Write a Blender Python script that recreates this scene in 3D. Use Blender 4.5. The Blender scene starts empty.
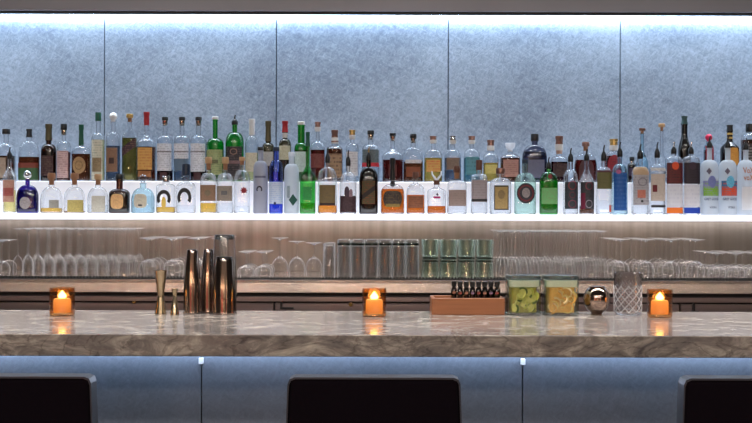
import bpy, math, random
from mathutils import Vector
random.seed(7)
S = bpy.context.scene
COL = S.collection
PI = math.pi

# ------------------------------------------------------------------ camera, world, lights, exposure
F = 1110.0                      # focal length in pixels of the 752 px wide frame
CAMZ = 1.36
cam = bpy.data.cameras.new('camera'); co = bpy.data.objects.new('camera', cam); COL.objects.link(co)
cam.sensor_width = 36.0; cam.lens = 36.0 * F / 752
cam.clip_start = .05; cam.clip_end = 60
co.location = (0, 0, CAMZ); co.rotation_euler = (PI / 2, math.radians(-.166), 0)
S.camera = co

w = bpy.data.worlds.new('world'); S.world = w; w.use_nodes = True
w.node_tree.nodes['Background'].inputs[0].default_value = (.5, .6, .8, 1)
w.node_tree.nodes['Background'].inputs[1].default_value = .05
S.view_settings.view_transform = 'Standard'; S.view_settings.look = 'None'
S.view_settings.gamma = 1; S.view_settings.exposure = 0.0
S.view_settings.use_curve_mapping = False
S.cycles.max_bounces = 24; S.cycles.transmission_bounces = 20; S.cycles.transparent_max_bounces = 96
S.cycles.glossy_bounces = 8; S.cycles.diffuse_bounces = 4
S.cycles.use_denoising = True
S.cycles.sample_clamp_indirect = 6

def area(name, loc, rot, sx, sy, power, col, spread=PI):
    l = bpy.data.lights.new(name, 'AREA'); l.shape = 'RECTANGLE'; l.size = sx; l.size_y = sy
    l.energy = power; l.color = col; l.spread = spread
    o = bpy.data.objects.new(name, l); COL.objects.link(o); o.location = loc; o.rotation_euler = rot
    return o
# ceiling wash lamps of the room (added spots in front of the bar, over the counter, over the aisle)
for k in range(7):
    area('ceiling_lamp_aisle', (-3 + k, 3.0, 2.66), (math.radians(20), 0, 0), .09, .09, 3.5, (1, .94, .89), math.radians(110))
    area('added_glassware_spot', (-3.1 + k, .2, 2.66), (math.radians(52), 0, 0), .10, .10, 2.6, (1, .92, .84), math.radians(100))  # unseen spots added to brighten the glassware
area('ceiling_lamp_counter', (0, 2.95, 2.67), (0, 0, 0), 5.6, .12, 36, (1, .93, .88), math.radians(110))
area('ceiling_lamp_rear', (0, -1.4, 2.67), (0, 0, 0), 4.5, .5, 115, (1, .86, .75))
# cool cove light tucked behind the soffit, over the bottles
area('cove_lamp', (0, 4.93, 2.38), (math.radians(10), 0, 0), 7.0, .12, 25, (.80, .90, 1), math.radians(170))

area('shoulder_fill', (0, 4.84, 2.40), (0, 0, 0), 7.0, .06, 8, (.86, .93, 1), math.radians(46))  # added fill for the bottle shoulder highlights, no fixture there

STRIP_TOP = 36.0       # emission of the cove light over the bottles
STRIP_BAR = 25.0        # emission of the strip under the counter
STRIP_SHELF = 21.0      # emission of the strip below the bottle shelf
SHELF_GLOW = .8
RISER_GLOW = .40

# ------------------------------------------------------------------ materials
def lin(c):
    return tuple(((v / 255) / 12.92 if v / 255 <= .04045 else ((v / 255 + .055) / 1.055) ** 2.4) for v in c) + (1,)
_m = {}
def newmat(name):
    m = bpy.data.materials.new(name); m.use_nodes = True
    nt = m.node_tree; nt.nodes.clear()
    out = nt.nodes.new('ShaderNodeOutputMaterial')
    return m, nt, out
def N(nt, t, **kw):
    n = nt.nodes.new(t)
    for k, v in kw.items(): setattr(n, k, v)
    return n
def prin(nt, col=(.8, .8, .8, 1), rough=.5, metal=0.0):
    p = N(nt, 'ShaderNodeBsdfPrincipled')
    p.inputs['Base Color'].default_value = col; p.inputs['Roughness'].default_value = rough
    p.inputs['Metallic'].default_value = metal
    return p
def plain(name, rgb, rough=.5, metal=0.0, coat=0.0, noise=.0, nscale=40):
    key = (name,)
    if key in _m: return _m[key]
    m, nt, out = newmat(name)
    p = prin(nt, lin(rgb), rough, metal)
    if coat: p.inputs['Coat Weight'].default_value = coat
    if noise:
        tc = N(nt, 'ShaderNodeTexCoord'); nz = N(nt, 'ShaderNodeTexNoise'); nz.inputs['Scale'].default_value = nscale
        nz.inputs['Detail'].default_value = 4
        mx = N(nt, 'ShaderNodeMix', data_type='RGBA'); mx.inputs[6].default_value = tuple(v * (1 - noise) for v in lin(rgb)[:3]) + (1,)
        mx.inputs[7].default_value = tuple(min(1, v * (1 + noise)) for v in lin(rgb)[:3]) + (1,)
        nt.links.new(tc.outputs['Object'], nz.inputs['Vector']); nt.links.new(nz.outputs[0], mx.inputs[0])
        nt.links.new(mx.outputs[2], p.inputs['Base Color'])
    nt.links.new(p.outputs[0], out.inputs[0]); _m[key] = m
    return m
def emit(name, rgb, strength):
    m, nt, out = newmat(name)
    e = N(nt, 'ShaderNodeEmission'); e.inputs[0].default_value = lin(rgb); e.inputs[1].default_value = strength
    nt.links.new(e.outputs[0], out.inputs[0]); return m
def thin(name, tint, edge, rough=.13, boost=1.0, f0=.10):
    """single-walled glass: tinted see-through, darker towards the rim, Schlick reflection"""
    key = ('thin', name)
    if key in _m: return _m[key]
    m, nt, out = newmat(name); L = nt.links.new
    lw = N(nt, 'ShaderNodeLayerWeight'); lw.inputs['Blend'].default_value = .5
    p3 = N(nt, 'ShaderNodeMath', operation='POWER'); p3.inputs[1].default_value = 3.0; L(lw.outputs['Facing'], p3.inputs[0])
    mx = N(nt, 'ShaderNodeMix', data_type='RGBA'); L(p3.outputs[0], mx.inputs[0])
    mx.inputs[6].default_value = lin(tint); mx.inputs[7].default_value = lin(edge)
    tr = N(nt, 'ShaderNodeBsdfTransparent'); L(mx.outputs[2], tr.inputs[0])
    gl = N(nt, 'ShaderNodeBsdfGlossy'); gl.inputs['Roughness'].default_value = rough
    p5 = N(nt, 'ShaderNodeMath', operation='POWER'); p5.inputs[1].default_value = 4.5; L(lw.outputs['Facing'], p5.inputs[0])
    ma = N(nt, 'ShaderNodeMath', operation='MULTIPLY_ADD'); ma.inputs[1].default_value = .8 * boost; ma.inputs[2].default_value = f0
    ma.use_clamp = True
    L(p5.outputs[0], ma.inputs[0])
    ms = N(nt, 'ShaderNodeMixShader'); L(ma.outputs[0], ms.inputs[0]); L(tr.outputs[0], ms.inputs[1]); L(gl.outputs[0], ms.inputs[2])
    L(ms.outputs[0], out.inputs[0]); _m[key] = m
    return m
def liquid(rgb, rough=0.0):
    key = ('liq', rgb)
    if key in _m: return _m[key]
    m, nt, out = newmat('liquid_%d_%d_%d' % rgb)
    g = N(nt, 'ShaderNodeBsdfGlass'); c = lin(rgb)
    g.inputs['Color'].default_value = tuple(math.sqrt(v) for v in c[:3]) + (1,)
    g.inputs['IOR'].default_value = 1.2; g.inputs['Roughness'].default_value = .12
    nt.links.new(g.outputs[0], out.inputs[0]); _m[key] = m
    return m
def frosted(name, rgb, see=.25, rough=.4):
    key = ('fr', name)
    if key in _m: return _m[key]
    m, nt, out = newmat(name); L = nt.links.new
    d = N(nt, 'ShaderNodeBsdfDiffuse'); d.inputs[0].default_value = lin(rgb)
    t = N(nt, 'ShaderNodeBsdfTranslucent'); t.inputs[0].default_value = lin(rgb)
    a = N(nt, 'ShaderNodeMixShader'); a.inputs[0].default_value = .55; L(d.outputs[0], a.inputs[1]); L(t.outputs[0], a.inputs[2])
    tr = N(nt, 'ShaderNodeBsdfTransparent'); tr.inputs[0].default_value = lin(rgb)
    b = N(nt, 'ShaderNodeMixShader'); b.inputs[0].default_value = see; L(a.outputs[0], b.inputs[1]); L(tr.outputs[0], b.inputs[2])
    g = N(nt, 'ShaderNodeBsdfGlossy'); g.inputs['Roughness'].default_value = rough
    lw = N(nt, 'ShaderNodeLayerWeight'); lw.inputs['Blend'].default_value = .5
    p5 = N(nt, 'ShaderNodeMath', operation='POWER'); p5.inputs[1].default_value = 4; L(lw.outputs['Facing'], p5.inputs[0])
    ma = N(nt, 'ShaderNodeMath', operation='MULTIPLY_ADD'); ma.inputs[1].default_value = .7; ma.inputs[2].default_value = .06; L(p5.outputs[0], ma.inputs[0])
    c = N(nt, 'ShaderNodeMixShader'); L(ma.outputs[0], c.inputs[0]); L(b.outputs[0], c.inputs[1]); L(g.outputs[0], c.inputs[2])
    L(c.outputs[0], out.inputs[0]); _m[key] = m
    return m
def paper(base, ink, freq=210, amt=.55):
    """printed label: paper colour with rows of small print"""
    key = ('paper', base, ink, freq, amt)
    if key in _m: return _m[key]
    m, nt, out = newmat('label_paper'); L = nt.links.new
    tc = N(nt, 'ShaderNodeTexCoord'); sp = N(nt, 'ShaderNodeSeparateXYZ'); L(tc.outputs['Object'], sp.inputs[0])
    zf = N(nt, 'ShaderNodeMath', operation='MULTIPLY'); zf.inputs[1].default_value = freq; L(sp.outputs[2], zf.inputs[0])
    fr = N(nt, 'ShaderNodeMath', operation='FRACT'); L(zf.outputs[0], fr.inputs[0])
    lt = N(nt, 'ShaderNodeMath', operation='LESS_THAN'); lt.inputs[1].default_value = .5; L(fr.outputs[0], lt.inputs[0])
    fl = N(nt, 'ShaderNodeMath', operation='FLOOR'); L(zf.outputs[0], fl.inputs[0])
    f7 = N(nt, 'ShaderNodeMath', operation='MULTIPLY'); f7.inputs[1].default_value = 7.7; L(fl.outputs[0], f7.inputs[0])
    x3 = N(nt, 'ShaderNodeMath', operation='MULTIPLY'); x3.inputs[1].default_value = 260; L(sp.outputs[0], x3.inputs[0])
    cb = N(nt, 'ShaderNodeCombineXYZ'); L(x3.outputs[0], cb.inputs[0]); L(f7.outputs[0], cb.inputs[1])
    nz = N(nt, 'ShaderNodeTexNoise'); nz.inputs['Scale'].default_value = 1; nz.inputs['Detail'].default_value = 1; L(cb.outputs[0], nz.inputs['Vector'])
    gt = N(nt, 'ShaderNodeMath', operation='GREATER_THAN'); gt.inputs[1].default_value = .5; L(nz.outputs[0], gt.inputs[0])
    mu = N(nt, 'ShaderNodeMath', operation='MULTIPLY'); L(lt.outputs[0], mu.inputs[0]); L(gt.outputs[0], mu.inputs[1])
    am = N(nt, 'ShaderNodeMath', operation='MULTIPLY'); am.inputs[1].default_value = amt; L(mu.outputs[0], am.inputs[0])
    mx = N(nt, 'ShaderNodeMix', data_type='RGBA'); mx.inputs[6].default_value = lin(base); mx.inputs[7].default_value = lin(ink); L(am.outputs[0], mx.inputs[0])
    p = prin(nt, rough=.55); L(mx.outputs[2], p.inputs['Base Color'])
    L(p.outputs[0], out.inputs[0]); _m[key] = m
    return m
def steel(name, rgb, rough=.28, streak=.35, axis='x', scale=60, baxis=None):
    """brushed sheet steel, grain colour varies across `axis`"""
    m, nt, out = newmat(name); L = nt.links.new
    tc = N(nt, 'ShaderNodeTexCoord'); mp = N(nt, 'ShaderNodeMapping'); L(tc.outputs['Object'], mp.inputs[0])
    mp.inputs['Scale'].default_value = (scale, 1, .6) if axis == 'x' else (.6, 1, scale)
    nz = N(nt, 'ShaderNodeTexNoise'); nz.inputs['Scale'].default_value = 1; nz.inputs['Detail'].default_value = 5; L(mp.outputs[0], nz.inputs['Vector'])
    mx = N(nt, 'ShaderNodeMix', data_type='RGBA'); c = lin(rgb)
    mx.inputs[6].default_value = tuple(v * (1 - streak) for v in c[:3]) + (1,)
    mx.inputs[7].default_value = tuple(min(1, v * (1 + streak)) for v in c[:3]) + (1,)
    L(nz.outputs[0], mx.inputs[0])
    p = prin(nt, c, rough, 1.0); L(mx.outputs[2], p.inputs['Base Color'])
    mp2 = N(nt, 'ShaderNodeMapping'); L(tc.outputs['Object'], mp2.inputs[0]); mp2.inputs['Scale'].default_value = (1.5, 1, 900)
    nz2 = N(nt, 'ShaderNodeTexNoise'); nz2.inputs['Scale'].default_value = 1; nz2.inputs['Detail'].default_value = 2; L(mp2.outputs[0], nz2.inputs['Vector'])
    bp = N(nt, 'ShaderNodeBump'); bp.inputs['Strength'].default_value = .5 if baxis is None else 0; bp.inputs['Distance'].default_value = .0006
    L(nz2.outputs[0], bp.inputs['Height']); L(bp.outputs[0], p.inputs['Normal'])
    L(p.outputs[0], out.inputs[0])
    return m
def panel_mat(name, dark, light, rough=.45, sheen=.0):
    """blue grey scratched, cloudy metal leaf panels"""
    m, nt, out = newmat(name); L = nt.links.new
    tc = N(nt, 'ShaderNodeTexCoord')
    n1 = N(nt, 'ShaderNodeTexNoise'); n1.inputs['Scale'].default_value = 46; n1.inputs['Detail'].default_value = 9; n1.inputs['Roughness'].default_value = .75; n1.inputs['Distortion'].default_value = 1.4
    n2 = N(nt, 'ShaderNodeTexNoise'); n2.inputs['Scale'].default_value = 2.2; n2.inputs['Detail'].default_value = 3
    L(tc.outputs['Object'], n1.inputs['Vector']); L(tc.outputs['Object'], n2.inputs['Vector'])
    def scratch(rot, sc):
        mp = N(nt, 'ShaderNodeMapping', vector_type='TEXTURE'); mp.inputs['Rotation'].default_value = (0, rot, 0); mp.inputs['Scale'].default_value = (1 / 7, 1, 1 / 60)
        L(tc.outputs['Object'], mp.inputs[0])
        n = N(nt, 'ShaderNodeTexNoise'); n.inputs['Scale'].default_value = sc; n.inputs['Detail'].default_value = 4; n.inputs['Distortion'].default_value = 2.4
        L(mp.outputs[0], n.inputs['Vector'])
        r = N(nt, 'ShaderNodeMapRange'); r.inputs[1].default_value = .52; r.inputs[2].default_value = .64; L(n.outputs[0], r.inputs[0])
        return r
    s1, s2, s3 = scratch(.5, 1.1), scratch(-.7, 1.3), scratch(1.9, 1.2)
    a = N(nt, 'ShaderNodeMath', operation='ADD'); L(s1.outputs[0], a.inputs[0]); L(s2.outputs[0], a.inputs[1])
    a2 = N(nt, 'ShaderNodeMath', operation='ADD'); L(a.outputs[0], a2.inputs[0]); L(s3.outputs[0], a2.inputs[1])
    r1 = N(nt, 'ShaderNodeMapRange'); r1.inputs[1].default_value = .3; r1.inputs[2].default_value = .7; L(n1.outputs[0], r1.inputs[0])
    b = N(nt, 'ShaderNodeMath', operation='MULTIPLY_ADD'); b.inputs[1].default_value = .13; L(a2.outputs[0], b.inputs[0])
    c2 = N(nt, 'ShaderNodeMath', operation='MULTIPLY'); c2.inputs[1].default_value = .72; L(r1.outputs[0], c2.inputs[0]); L(c2.outputs[0], b.inputs[2])
    r2 = N(nt, 'ShaderNodeMapRange'); r2.inputs[1].default_value = .35; r2.inputs[2].default_value = .65; r2.inputs[3].default_value = 0; r2.inputs[4].default_value = .35; L(n2.outputs[0], r2.inputs[0])
    d = N(nt, 'ShaderNodeMath', operation='ADD', use_clamp=True); L(b.outputs[0], d.inputs[0]); L(r2.outputs[0], d.inputs[1])
    mx = N(nt, 'ShaderNodeMix', data_type='RGBA'); mx.inputs[6].default_value = lin(dark); mx.inputs[7].default_value = lin(light); L(d.outputs[0], mx.inputs[0])
    p = prin(nt, rough=rough, metal=.1); L(mx.outputs[2], p.inputs['Base Color'])
    L(p.outputs[0], out.inputs[0]); return m
def stone_mat():
    m, nt, out = newmat('veined_stone'); L = nt.links.new
    tc = N(nt, 'ShaderNodeTexCoord')
    mp = N(nt, 'ShaderNodeMapping'); mp.inputs['Scale'].default_value = (1, 1.6, 2.2); mp.inputs['Rotation'].default_value = (0, .3, .2); L(tc.outputs['Object'], mp.inputs[0])
    n1 = N(nt, 'ShaderNodeTexNoise'); n1.inputs['Scale'].default_value = 9; n1.inputs['Detail'].default_value = 10; n1.inputs['Roughness'].default_value = .68; n1.inputs['Distortion'].default_value = 1.6; L(mp.outputs[0], n1.inputs['Vector'])
    n2 = N(nt, 'ShaderNodeTexNoise'); n2.inputs['Scale'].default_value = 4; n2.inputs['Detail'].default_value = 8; n2.inputs['Distortion'].default_value = 3; L(mp.outputs[0], n2.inputs['Vector'])
    cr = N(nt, 'ShaderNodeValToRGB'); e = cr.color_ramp
    e.elements[0].position = .3; e.elements[0].color = lin((94, 89, 92)); e.elements[1].position = .72; e.elements[1].color = lin((214, 206, 194))
    x = e.elements.new(.5); x.color = lin((144, 137, 132)); L(n1.outputs[0], cr.inputs[0])
    ab = N(nt, 'ShaderNodeMath', operation='SUBTRACT'); ab.inputs[1].default_value = .5; L(n2.outputs[0], ab.inputs[0])
    a2 = N(nt, 'ShaderNodeMath', operation='ABSOLUTE'); L(ab.outputs[0], a2.inputs[0])
    r = N(nt, 'ShaderNodeMapRange'); r.inputs[1].default_value = 0; r.inputs[2].default_value = .03; r.inputs[3].default_value = .45; r.inputs[4].default_value = 0; L(a2.outputs[0], r.inputs[0])
    mx = N(nt, 'ShaderNodeMix', data_type='RGBA'); L(r.outputs[0], mx.inputs[0]); L(cr.outputs[0], mx.inputs[6]); mx.inputs[7].default_value = lin((60, 52, 52))
    p = prin(nt, rough=.1); L(mx.outputs[2], p.inputs['Base Color']); p.inputs['IOR'].default_value = 1.6
    r3 = N(nt, 'ShaderNodeMapRange'); r3.inputs[3].default_value = .1; r3.inputs[4].default_value = .22; L(n1.outputs[0], r3.inputs[0]); L(r3.outputs[0], p.inputs['Roughness'])
    L(p.outputs[0], out.inputs[0]); return m
def wood_mat(name, a, b, rough=.4):
    m, nt, out = newmat(name); L = nt.links.new
    tc = N(nt, 'ShaderNodeTexCoord'); mp = N(nt, 'ShaderNodeMapping'); mp.inputs['Scale'].default_value = (3, 40, 60); L(tc.outputs['Object'], mp.inputs[0])
    nz = N(nt, 'ShaderNodeTexNoise'); nz.inputs['Scale'].default_value = 1.5; nz.inputs['Detail'].default_value = 6; nz.inputs['Distortion'].default_value = .6; L(mp.outputs[0], nz.inputs['Vector'])
    mx = N(nt, 'ShaderNodeMix', data_type='RGBA'); mx.inputs[6].default_value = lin(a); mx.inputs[7].default_value = lin(b); L(nz.outputs[0], mx.inputs[0])
    p = prin(nt, rough=rough); L(mx.outputs[2], p.inputs['Base Color']); L(p.outputs[0], out.inputs[0]); return m

BLACK = plain('black_plastic', (18, 18, 20), .35)
CHROME = plain('chrome', (215, 215, 215), .12, 1)
PANEL = panel_mat('blue_grey_panel', (94, 110, 132), (178, 194, 212))
FPANEL = panel_mat('bar_front_panel', (90, 100, 114), (116, 126, 140), .5)
STONE = stone_mat()

# ------------------------------------------------------------------ mesh helpers
class MB:
    def __init__(s): s.v = []; s.f = []
    def ring(s, pts): i = len(s.v); s.v += pts; return list(range(i, i + len(pts)))
    def bridge(s, a, b):
        n = len(a)
        for i in range(n): s.f.append((a[i], a[(i + 1) % n], b[(i + 1) % n], b[i]))
    def sup(s, prof, seg=28, cap0=True, cap1=True, ox=0, oy=0):
        """prof: (z, hx, hy, n) superellipse sections"""
        prev = None
        for z, hx, hy, n in prof:
            pts = []
            for k in range(seg):
                t = 2 * PI * (k + .5) / seg; c, q = math.cos(t), math.sin(t)
                pts.append((ox + hx * math.copysign(abs(c) ** (2 / n), c), oy + hy * math.copysign(abs(q) ** (2 / n), q), z))
            r = s.ring(pts)
            if prev is None:
                if cap0: s.f.append(tuple(reversed(r)))
            else: s.bridge(prev, r)
            prev = r
        if cap1: s.f.append(tuple(prev))
        return s
    def lathe(s, prof, seg=28, cap0=False, cap1=False, ox=0, oy=0):
        return s.sup([(z, r, r, 2) for r, z in prof], seg, cap0, cap1, ox, oy)
    def box(s, x0, x1, y0, y1, z0, z1, b=0.0):
        if not b:
            i = len(s.v); s.v += [(x, y, z) for z in (z0, z1) for x, y in ((x0, y0), (x1, y0), (x1, y1), (x0, y1))]
            for f in ((3, 2, 1, 0), (4, 5, 6, 7), (0, 1, 5, 4), (1, 2, 6, 5), (2, 3, 7, 6), (3, 0, 4, 7)): s.f.append(tuple(i + k for k in f))
            return s
        def rect(z, d):
            a, c, e, g = x0 + d, x1 - d, y0 + d, y1 - d; k = b
            if d > 0: k = b * .4
            return s.ring([(a + k, e, z), (c - k, e, z), (c, e + k, z), (c, g - k, z), (c - k, g, z), (a + k, g, z), (a, g - k, z), (a, e + k, z)])
        r = [rect(z0, b), rect(z0 + b, 0), rect(z1 - b, 0), rect(z1, b)]
        s.f.append(tuple(reversed(r[0])))
        for i in range(3): s.bridge(r[i], r[i + 1])
        s.f.append(tuple(r[3])); return s
    def tube(s, pts, r, seg=10, r1=None):
        prev = None; n = len(pts)
        P = [Vector(p) for p in pts]
        for i, p in enumerate(P):
            d = (P[min(i + 1, n - 1)] - P[max(i - 1, 0)]).normalized()
            u = d.orthogonal().normalized() if prev is None else (lu - d * lu.dot(d)).normalized()
            lu = u; v = d.cross(u)
            rr = r if r1 is None else r + (r1 - r) * i / (n - 1)
            q = s.ring([tuple(p + (u * math.cos(2 * PI * k / seg) + v * math.sin(2 * PI * k / seg)) * rr) for k in range(seg)])
            if prev is None: s.f.append(tuple(reversed(q)))
            else: s.bridge(prev, q)
            prev = q
        s.f.append(tuple(prev)); return s
    def build(s, name, mat, parent=None, smooth=True, angle=40):
        me = bpy.data.meshes.new(name); me.from_pydata(s.v, [], s.f); me.update()
        if smooth:
            me.polygons.foreach_set('use_smooth', [True] * len(me.polygons))
            me.set_sharp_from_angle(angle=math.radians(angle))
        me.materials.append(mat)
        o = bpy.data.objects.new(name, me); COL.objects.link(o)
        if parent: o.parent = parent
        return o
def tag(o, label, cat, group=None):
    o['label'] = label; o['category'] = cat
    if group: o['group'] = group
    return o
def struct(o): o['kind'] = 'structure'; return o
def thing(name, loc, label, cat, group=None, rz=0):
    o = bpy.data.objects.new(name, None); COL.objects.link(o); o.location = loc; o.rotation_euler.z = rz
    o.empty_display_size = .02
    return tag(o, label, cat, group)
def dup(root, loc, label=None, rz=None, scale=None):
    r = root.copy(); COL.objects.link(r); r.location = loc
    if rz is not None: r.rotation_euler.z = rz
    if scale: r.scale = scale
    if label: r['label'] = label
    for c in list(root.children):
        d = c.copy(); COL.objects.link(d); d.parent = r
        for g in c.children:
            e = g.copy(); COL.objects.link(e); e.parent = d
    return r
def X(px, D): return (px - 376) * D / F
def Z(py, D): return CAMZ - (py - 211.5) * D / F

# ------------------------------------------------------------------ the room
darkwall = plain('dark_wall', (54, 44, 40), .7, noise=.2, nscale=3)
XL, XR, YB = -3.6, 3.6, -2.6
WALLD = 5.13
m = MB().box(XL, XR, YB, 5.3, -.05, 0); struct(m.build('floor', plain('floor_tiles', (52, 46, 42), .35, noise=.2, nscale=5), smooth=False))
m = MB().box(XL, XR, YB, 5.3, 2.7, 2.75); struct(m.build('ceiling', plain('ceiling_paint', (96, 90, 88), .8, noise=.05), smooth=False))
m = MB().box(XL - .1, XL, YB, 5.3, -.05, 2.75); struct(m.build('wall_left', darkwall, smooth=False))
m = MB().box(XR, XR + .1, YB, 5.3, -.05, 2.75); struct(m.build('wall_right', darkwall, smooth=False))
m = MB().box(XL - .1, XR + .1, YB - .1, YB, -.05, 2.75); wr = struct(m.build('wall_rear', plain('rear_wall_paint', (140, 116, 98), .6, noise=.3, nscale=1.4), smooth=False))
for k, (xx, ww) in enumerate(((-2.25, .36), (-1.2, .42), (2.5, .3))):  # unseen panels added to put red reflections into the steel
    m = MB().box(xx - ww / 2, xx + ww / 2, YB, YB + .05, .5, 1.75, .01)
    m.build('red_reflection_panel', plain('reflected_red', (226, 20, 34), .6), wr)
for k, (xx, ww) in enumerate(((-1.72, .35), (-.45, .5), (.8, .3), (1.7, .5), (3.1, .4))):  # unseen dark panels, likewise added for the steel's reflections
    m = MB().box(xx - ww / 2, xx + ww / 2, YB, YB + .05, .3, 2.2, .01)
    m.build('dark_reflection_panel', plain('reflected_dark', (30, 24, 22), .5, noise=.2), wr)
GLOBE = emit('glint_globe_glow', (255, 222, 176), 60)  # unseen globes added to give the steel its warm highlights
for xx, zz in ((-2.62, 1.5), (-1.0, 1.5), (.14, 1.5), (2.95, 1.5)):
    MB().lathe([(max(.0003, .075 * math.sin(PI * k / 10)), zz - .075 * math.cos(PI * k / 10)) for k in range(11)], 20, ox=xx, oy=YB + .14).build('added_glint_globe', GLOBE, wr)
# back wall with its scratched blue panels
m = MB().box(XL, XR, WALLD + .03, WALLD + .13, -.05, 2.75)
wb = struct(m.build('wall_back', plain('wall_backing', (30, 36, 44), .8), smooth=False))
seams = [(104 - 376) * WALLD / F + k * .7945 for k in range(-3, 7)]
for a, b in zip(seams, seams[1:]):
    a, b = max(a, XL), min(b, XR)
    if b - a < .1: continue
    MB().box(a + .0022, b - .0022, WALLD, WALLD + .03, 1.3, 2.42, .0015).build('panel', PANEL, wb, False)
# soffit over the bottles
SOF = 4.58
m = MB().box(XL, XR, SOF, SOF + .02, Z(11, SOF), 2.7)
sf = struct(m.build('trim_1', plain('soffit_metal', (184, 188, 202), .45, .3, noise=.12, nscale=2), smooth=False))
m = MB().box(XL, XR, SOF + .02, SOF + .05, Z(15.2, SOF + .05), 2.7); m.build('soffit_shadow_lip', plain('soffit_shadow_lip', (34, 32, 36), .5), sf, False)  # lip coloured dark to paint the shadow line under the soffit
m = MB().box(XL, XR, SOF + .05, WALLD + .03, 2.42, 2.47); m.build('soffit_underside', plain('white_paint', (200, 205, 210), .8), sf, False)

LED = emit('cool_led', (196, 224, 255), STRIP_TOP)
zt = Z(17.6, WALLD)
t = thing('led_strip', (0, WALLD - .012, zt), 'long cool white light strip along the top of the blue back wall', 'light strip')
MB().box(XL + .02, XR - .02, -.006, .006, -.006, .006).build('diffuser', LED, t, False)
MB().box(XL + .02, XR - .02, -.008, .012, .007, .02, ).build('channel', plain('aluminium', (180, 182, 186), .3, 1), t, False)

# ------------------------------------------------------------------ bottle shelf and riser
SHD = 4.585; SHZ = Z(214.2, 4.6)
RSD = 4.815; RZ = Z(182.0, 4.83)
def glow(name, rgb, st):
    m, nt, out = newmat(name); L = nt.links.new
    e = N(nt, 'ShaderNodeEmission'); e.inputs[0].default_value = lin(rgb); e.inputs[1].default_value = st
    p = prin(nt, lin((225, 228, 232)), .18); a = N(nt, 'ShaderNodeAddShader'); L(e.outputs[0], a.inputs[0]); L(p.outputs[0], a.inputs[1]); L(a.outputs[0], out.inputs[0]); return m
sh = thing('lit_bottle_shelf', (0, SHD, SHZ), 'long glowing white acrylic shelf carrying both rows of bottles', 'shelf')
MB().box(XL, XR, 0, .028, -.0255, 0, .001).box(XL, XR, .0281, WALLD - SHD, -.008, 0).build('shelf_board', glow('lit_acrylic', (236, 240, 255), SHELF_GLOW), sh, False)
MB().box(XL, XR, RSD - SHD, WALLD - SHD, .0005, RZ - SHZ, .002).build('riser', glow('lit_riser', (232, 232, 246), RISER_GLOW), sh, False)
MB().box(XL, XR, .029, WALLD - SHD, -.0105, -.0082).build('underside', plain('shelf_underside', (90, 86, 88), .4, .8), sh, False)
t = thing('led_strip', (0, SHD + .040, SHZ - .0165), 'warm light strip under the front edge of the bottle shelf', 'light strip')
MB().box(XL + .02, XR - .02, -.006, .006, -.002, .004).build('diffuser', emit('warm_led', (255, 243, 234), STRIP_SHELF), t, False)

# ------------------------------------------------------------------ steel back bar
BZ = Z(279.5, 4.40)      # worktop height
bb = thing('back_bar_cabinet', (0, 4.38, 0), 'long brushed stainless steel back bar under the glassware', 'cabinet')
STEEL_S = steel('brushed_splashback', (142, 137, 134), .28, .35, 'x', 34, 'z')
STEEL_H = steel('brushed_steel', (214, 204, 200), .24, .2, 'z', 120)
STEEL_D = steel('brushed_steel_dark', (168, 150, 150), .3, .2, 'z', 120)
MB().box(XL, XR, 0, .75, BZ - .012, BZ, .002).build('worktop', STEEL_H, bb, False)
fm = MB().box(XL, XR, -.002, .02, Z(293, 4.38), BZ - .0125, .002); fm.v = [(x, y + (.0036 * (z - Z(293, 4.38)) / .05), z) for x, y, z in fm.v]
fm.build('fascia', STEEL_H, bb, False)
MB().box(XL, XR, .03, .74, Z(297.5, 4.38), Z(293, 4.38) - .0005).build('shadow_gap', plain('gap_dark', (26, 20, 22), .6), bb, False)
MB().box(XL, XR, .004, .03, Z(302, 4.38), Z(297, 4.38), .002).build('rail', STEEL_D, bb, False)
MB().box(XL, XR, .03, .74, .1, Z(297.6, 4.38)).build('carcass', plain('carcass_dark', (36, 28, 30), .5), bb, False)
MB().box(XL, XR, .08, .74, 0, .1).build('plinth', BLACK, bb, False)
xs = [XL + k * .8 for k in range(10)]
for a, b in zip(xs, xs[1:]):
    d = MB().box(a + .003, min(b, XR) - .003, 0, .028, .14, Z(303.6, 4.38), .002).build('door', STEEL_D, bb, False)
    MB().tube([(a + .1, -.02, .88), (a + .3, -.02, .88)], .006).build('handle', CHROME, d)
MB().box(X(280.5, 4.36), X(282.2, 4.36), -.02, 0, Z(308, 4.36), Z(302, 4.36)).box(X(280.5, 4.36), X(294, 4.36), -.03, -.018, Z(309, 4.36), Z(307.3, 4.36)).build('latch', BLACK, bb, False)
MB().tube([(X(351, 4.36), .0, Z(304.5, 4.36)), (X(351, 4.36), -.02, Z(304.5, 4.36))], .008).build('knob', plain('brass', (190, 150, 90), .25, 1), bb)
MB().box(X(694, 4.36), X(695.5, 4.36), -.02, 0, Z(311, 4.36), Z(302, 4.36)).box(X(691, 4.36), X(699, 4.36), -.026, -.014, Z(312, 4.36), Z(310, 4.36)).build('latch', BLACK, bb, False)
MB().tube([(X(134, 4.36), .0, Z(303, 4.36)), (X(134, 4.36), -.02, Z(303, 4.36))], .006).build('knob', plain('brass', (190, 150, 90), .25, 1), bb)
MB().box(XL, XR, .60, .75, BZ + .0005, SHZ - .011).build('splashback', STEEL_S, bb, False)
# ribbed black mat
mt = MB().box(XL + .05, XR - .05, 0, .024, 0, .004)
for k in range(560):
    x = XL + .06 + k * .0128
    for yy in (.002, .014): mt.box(x, x + .0062, yy, yy + .007, .004, .0095)
bm_ = mt.build('bar_mat', plain('black_rubber', (20, 19, 20), .55), None, False); bm_.location = (0, 4.395, BZ + .0005)
tag(bm_, 'black studded rubber strip along the front edge of the steel back bar', 'mat')
GZ = BZ + .0008

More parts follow.
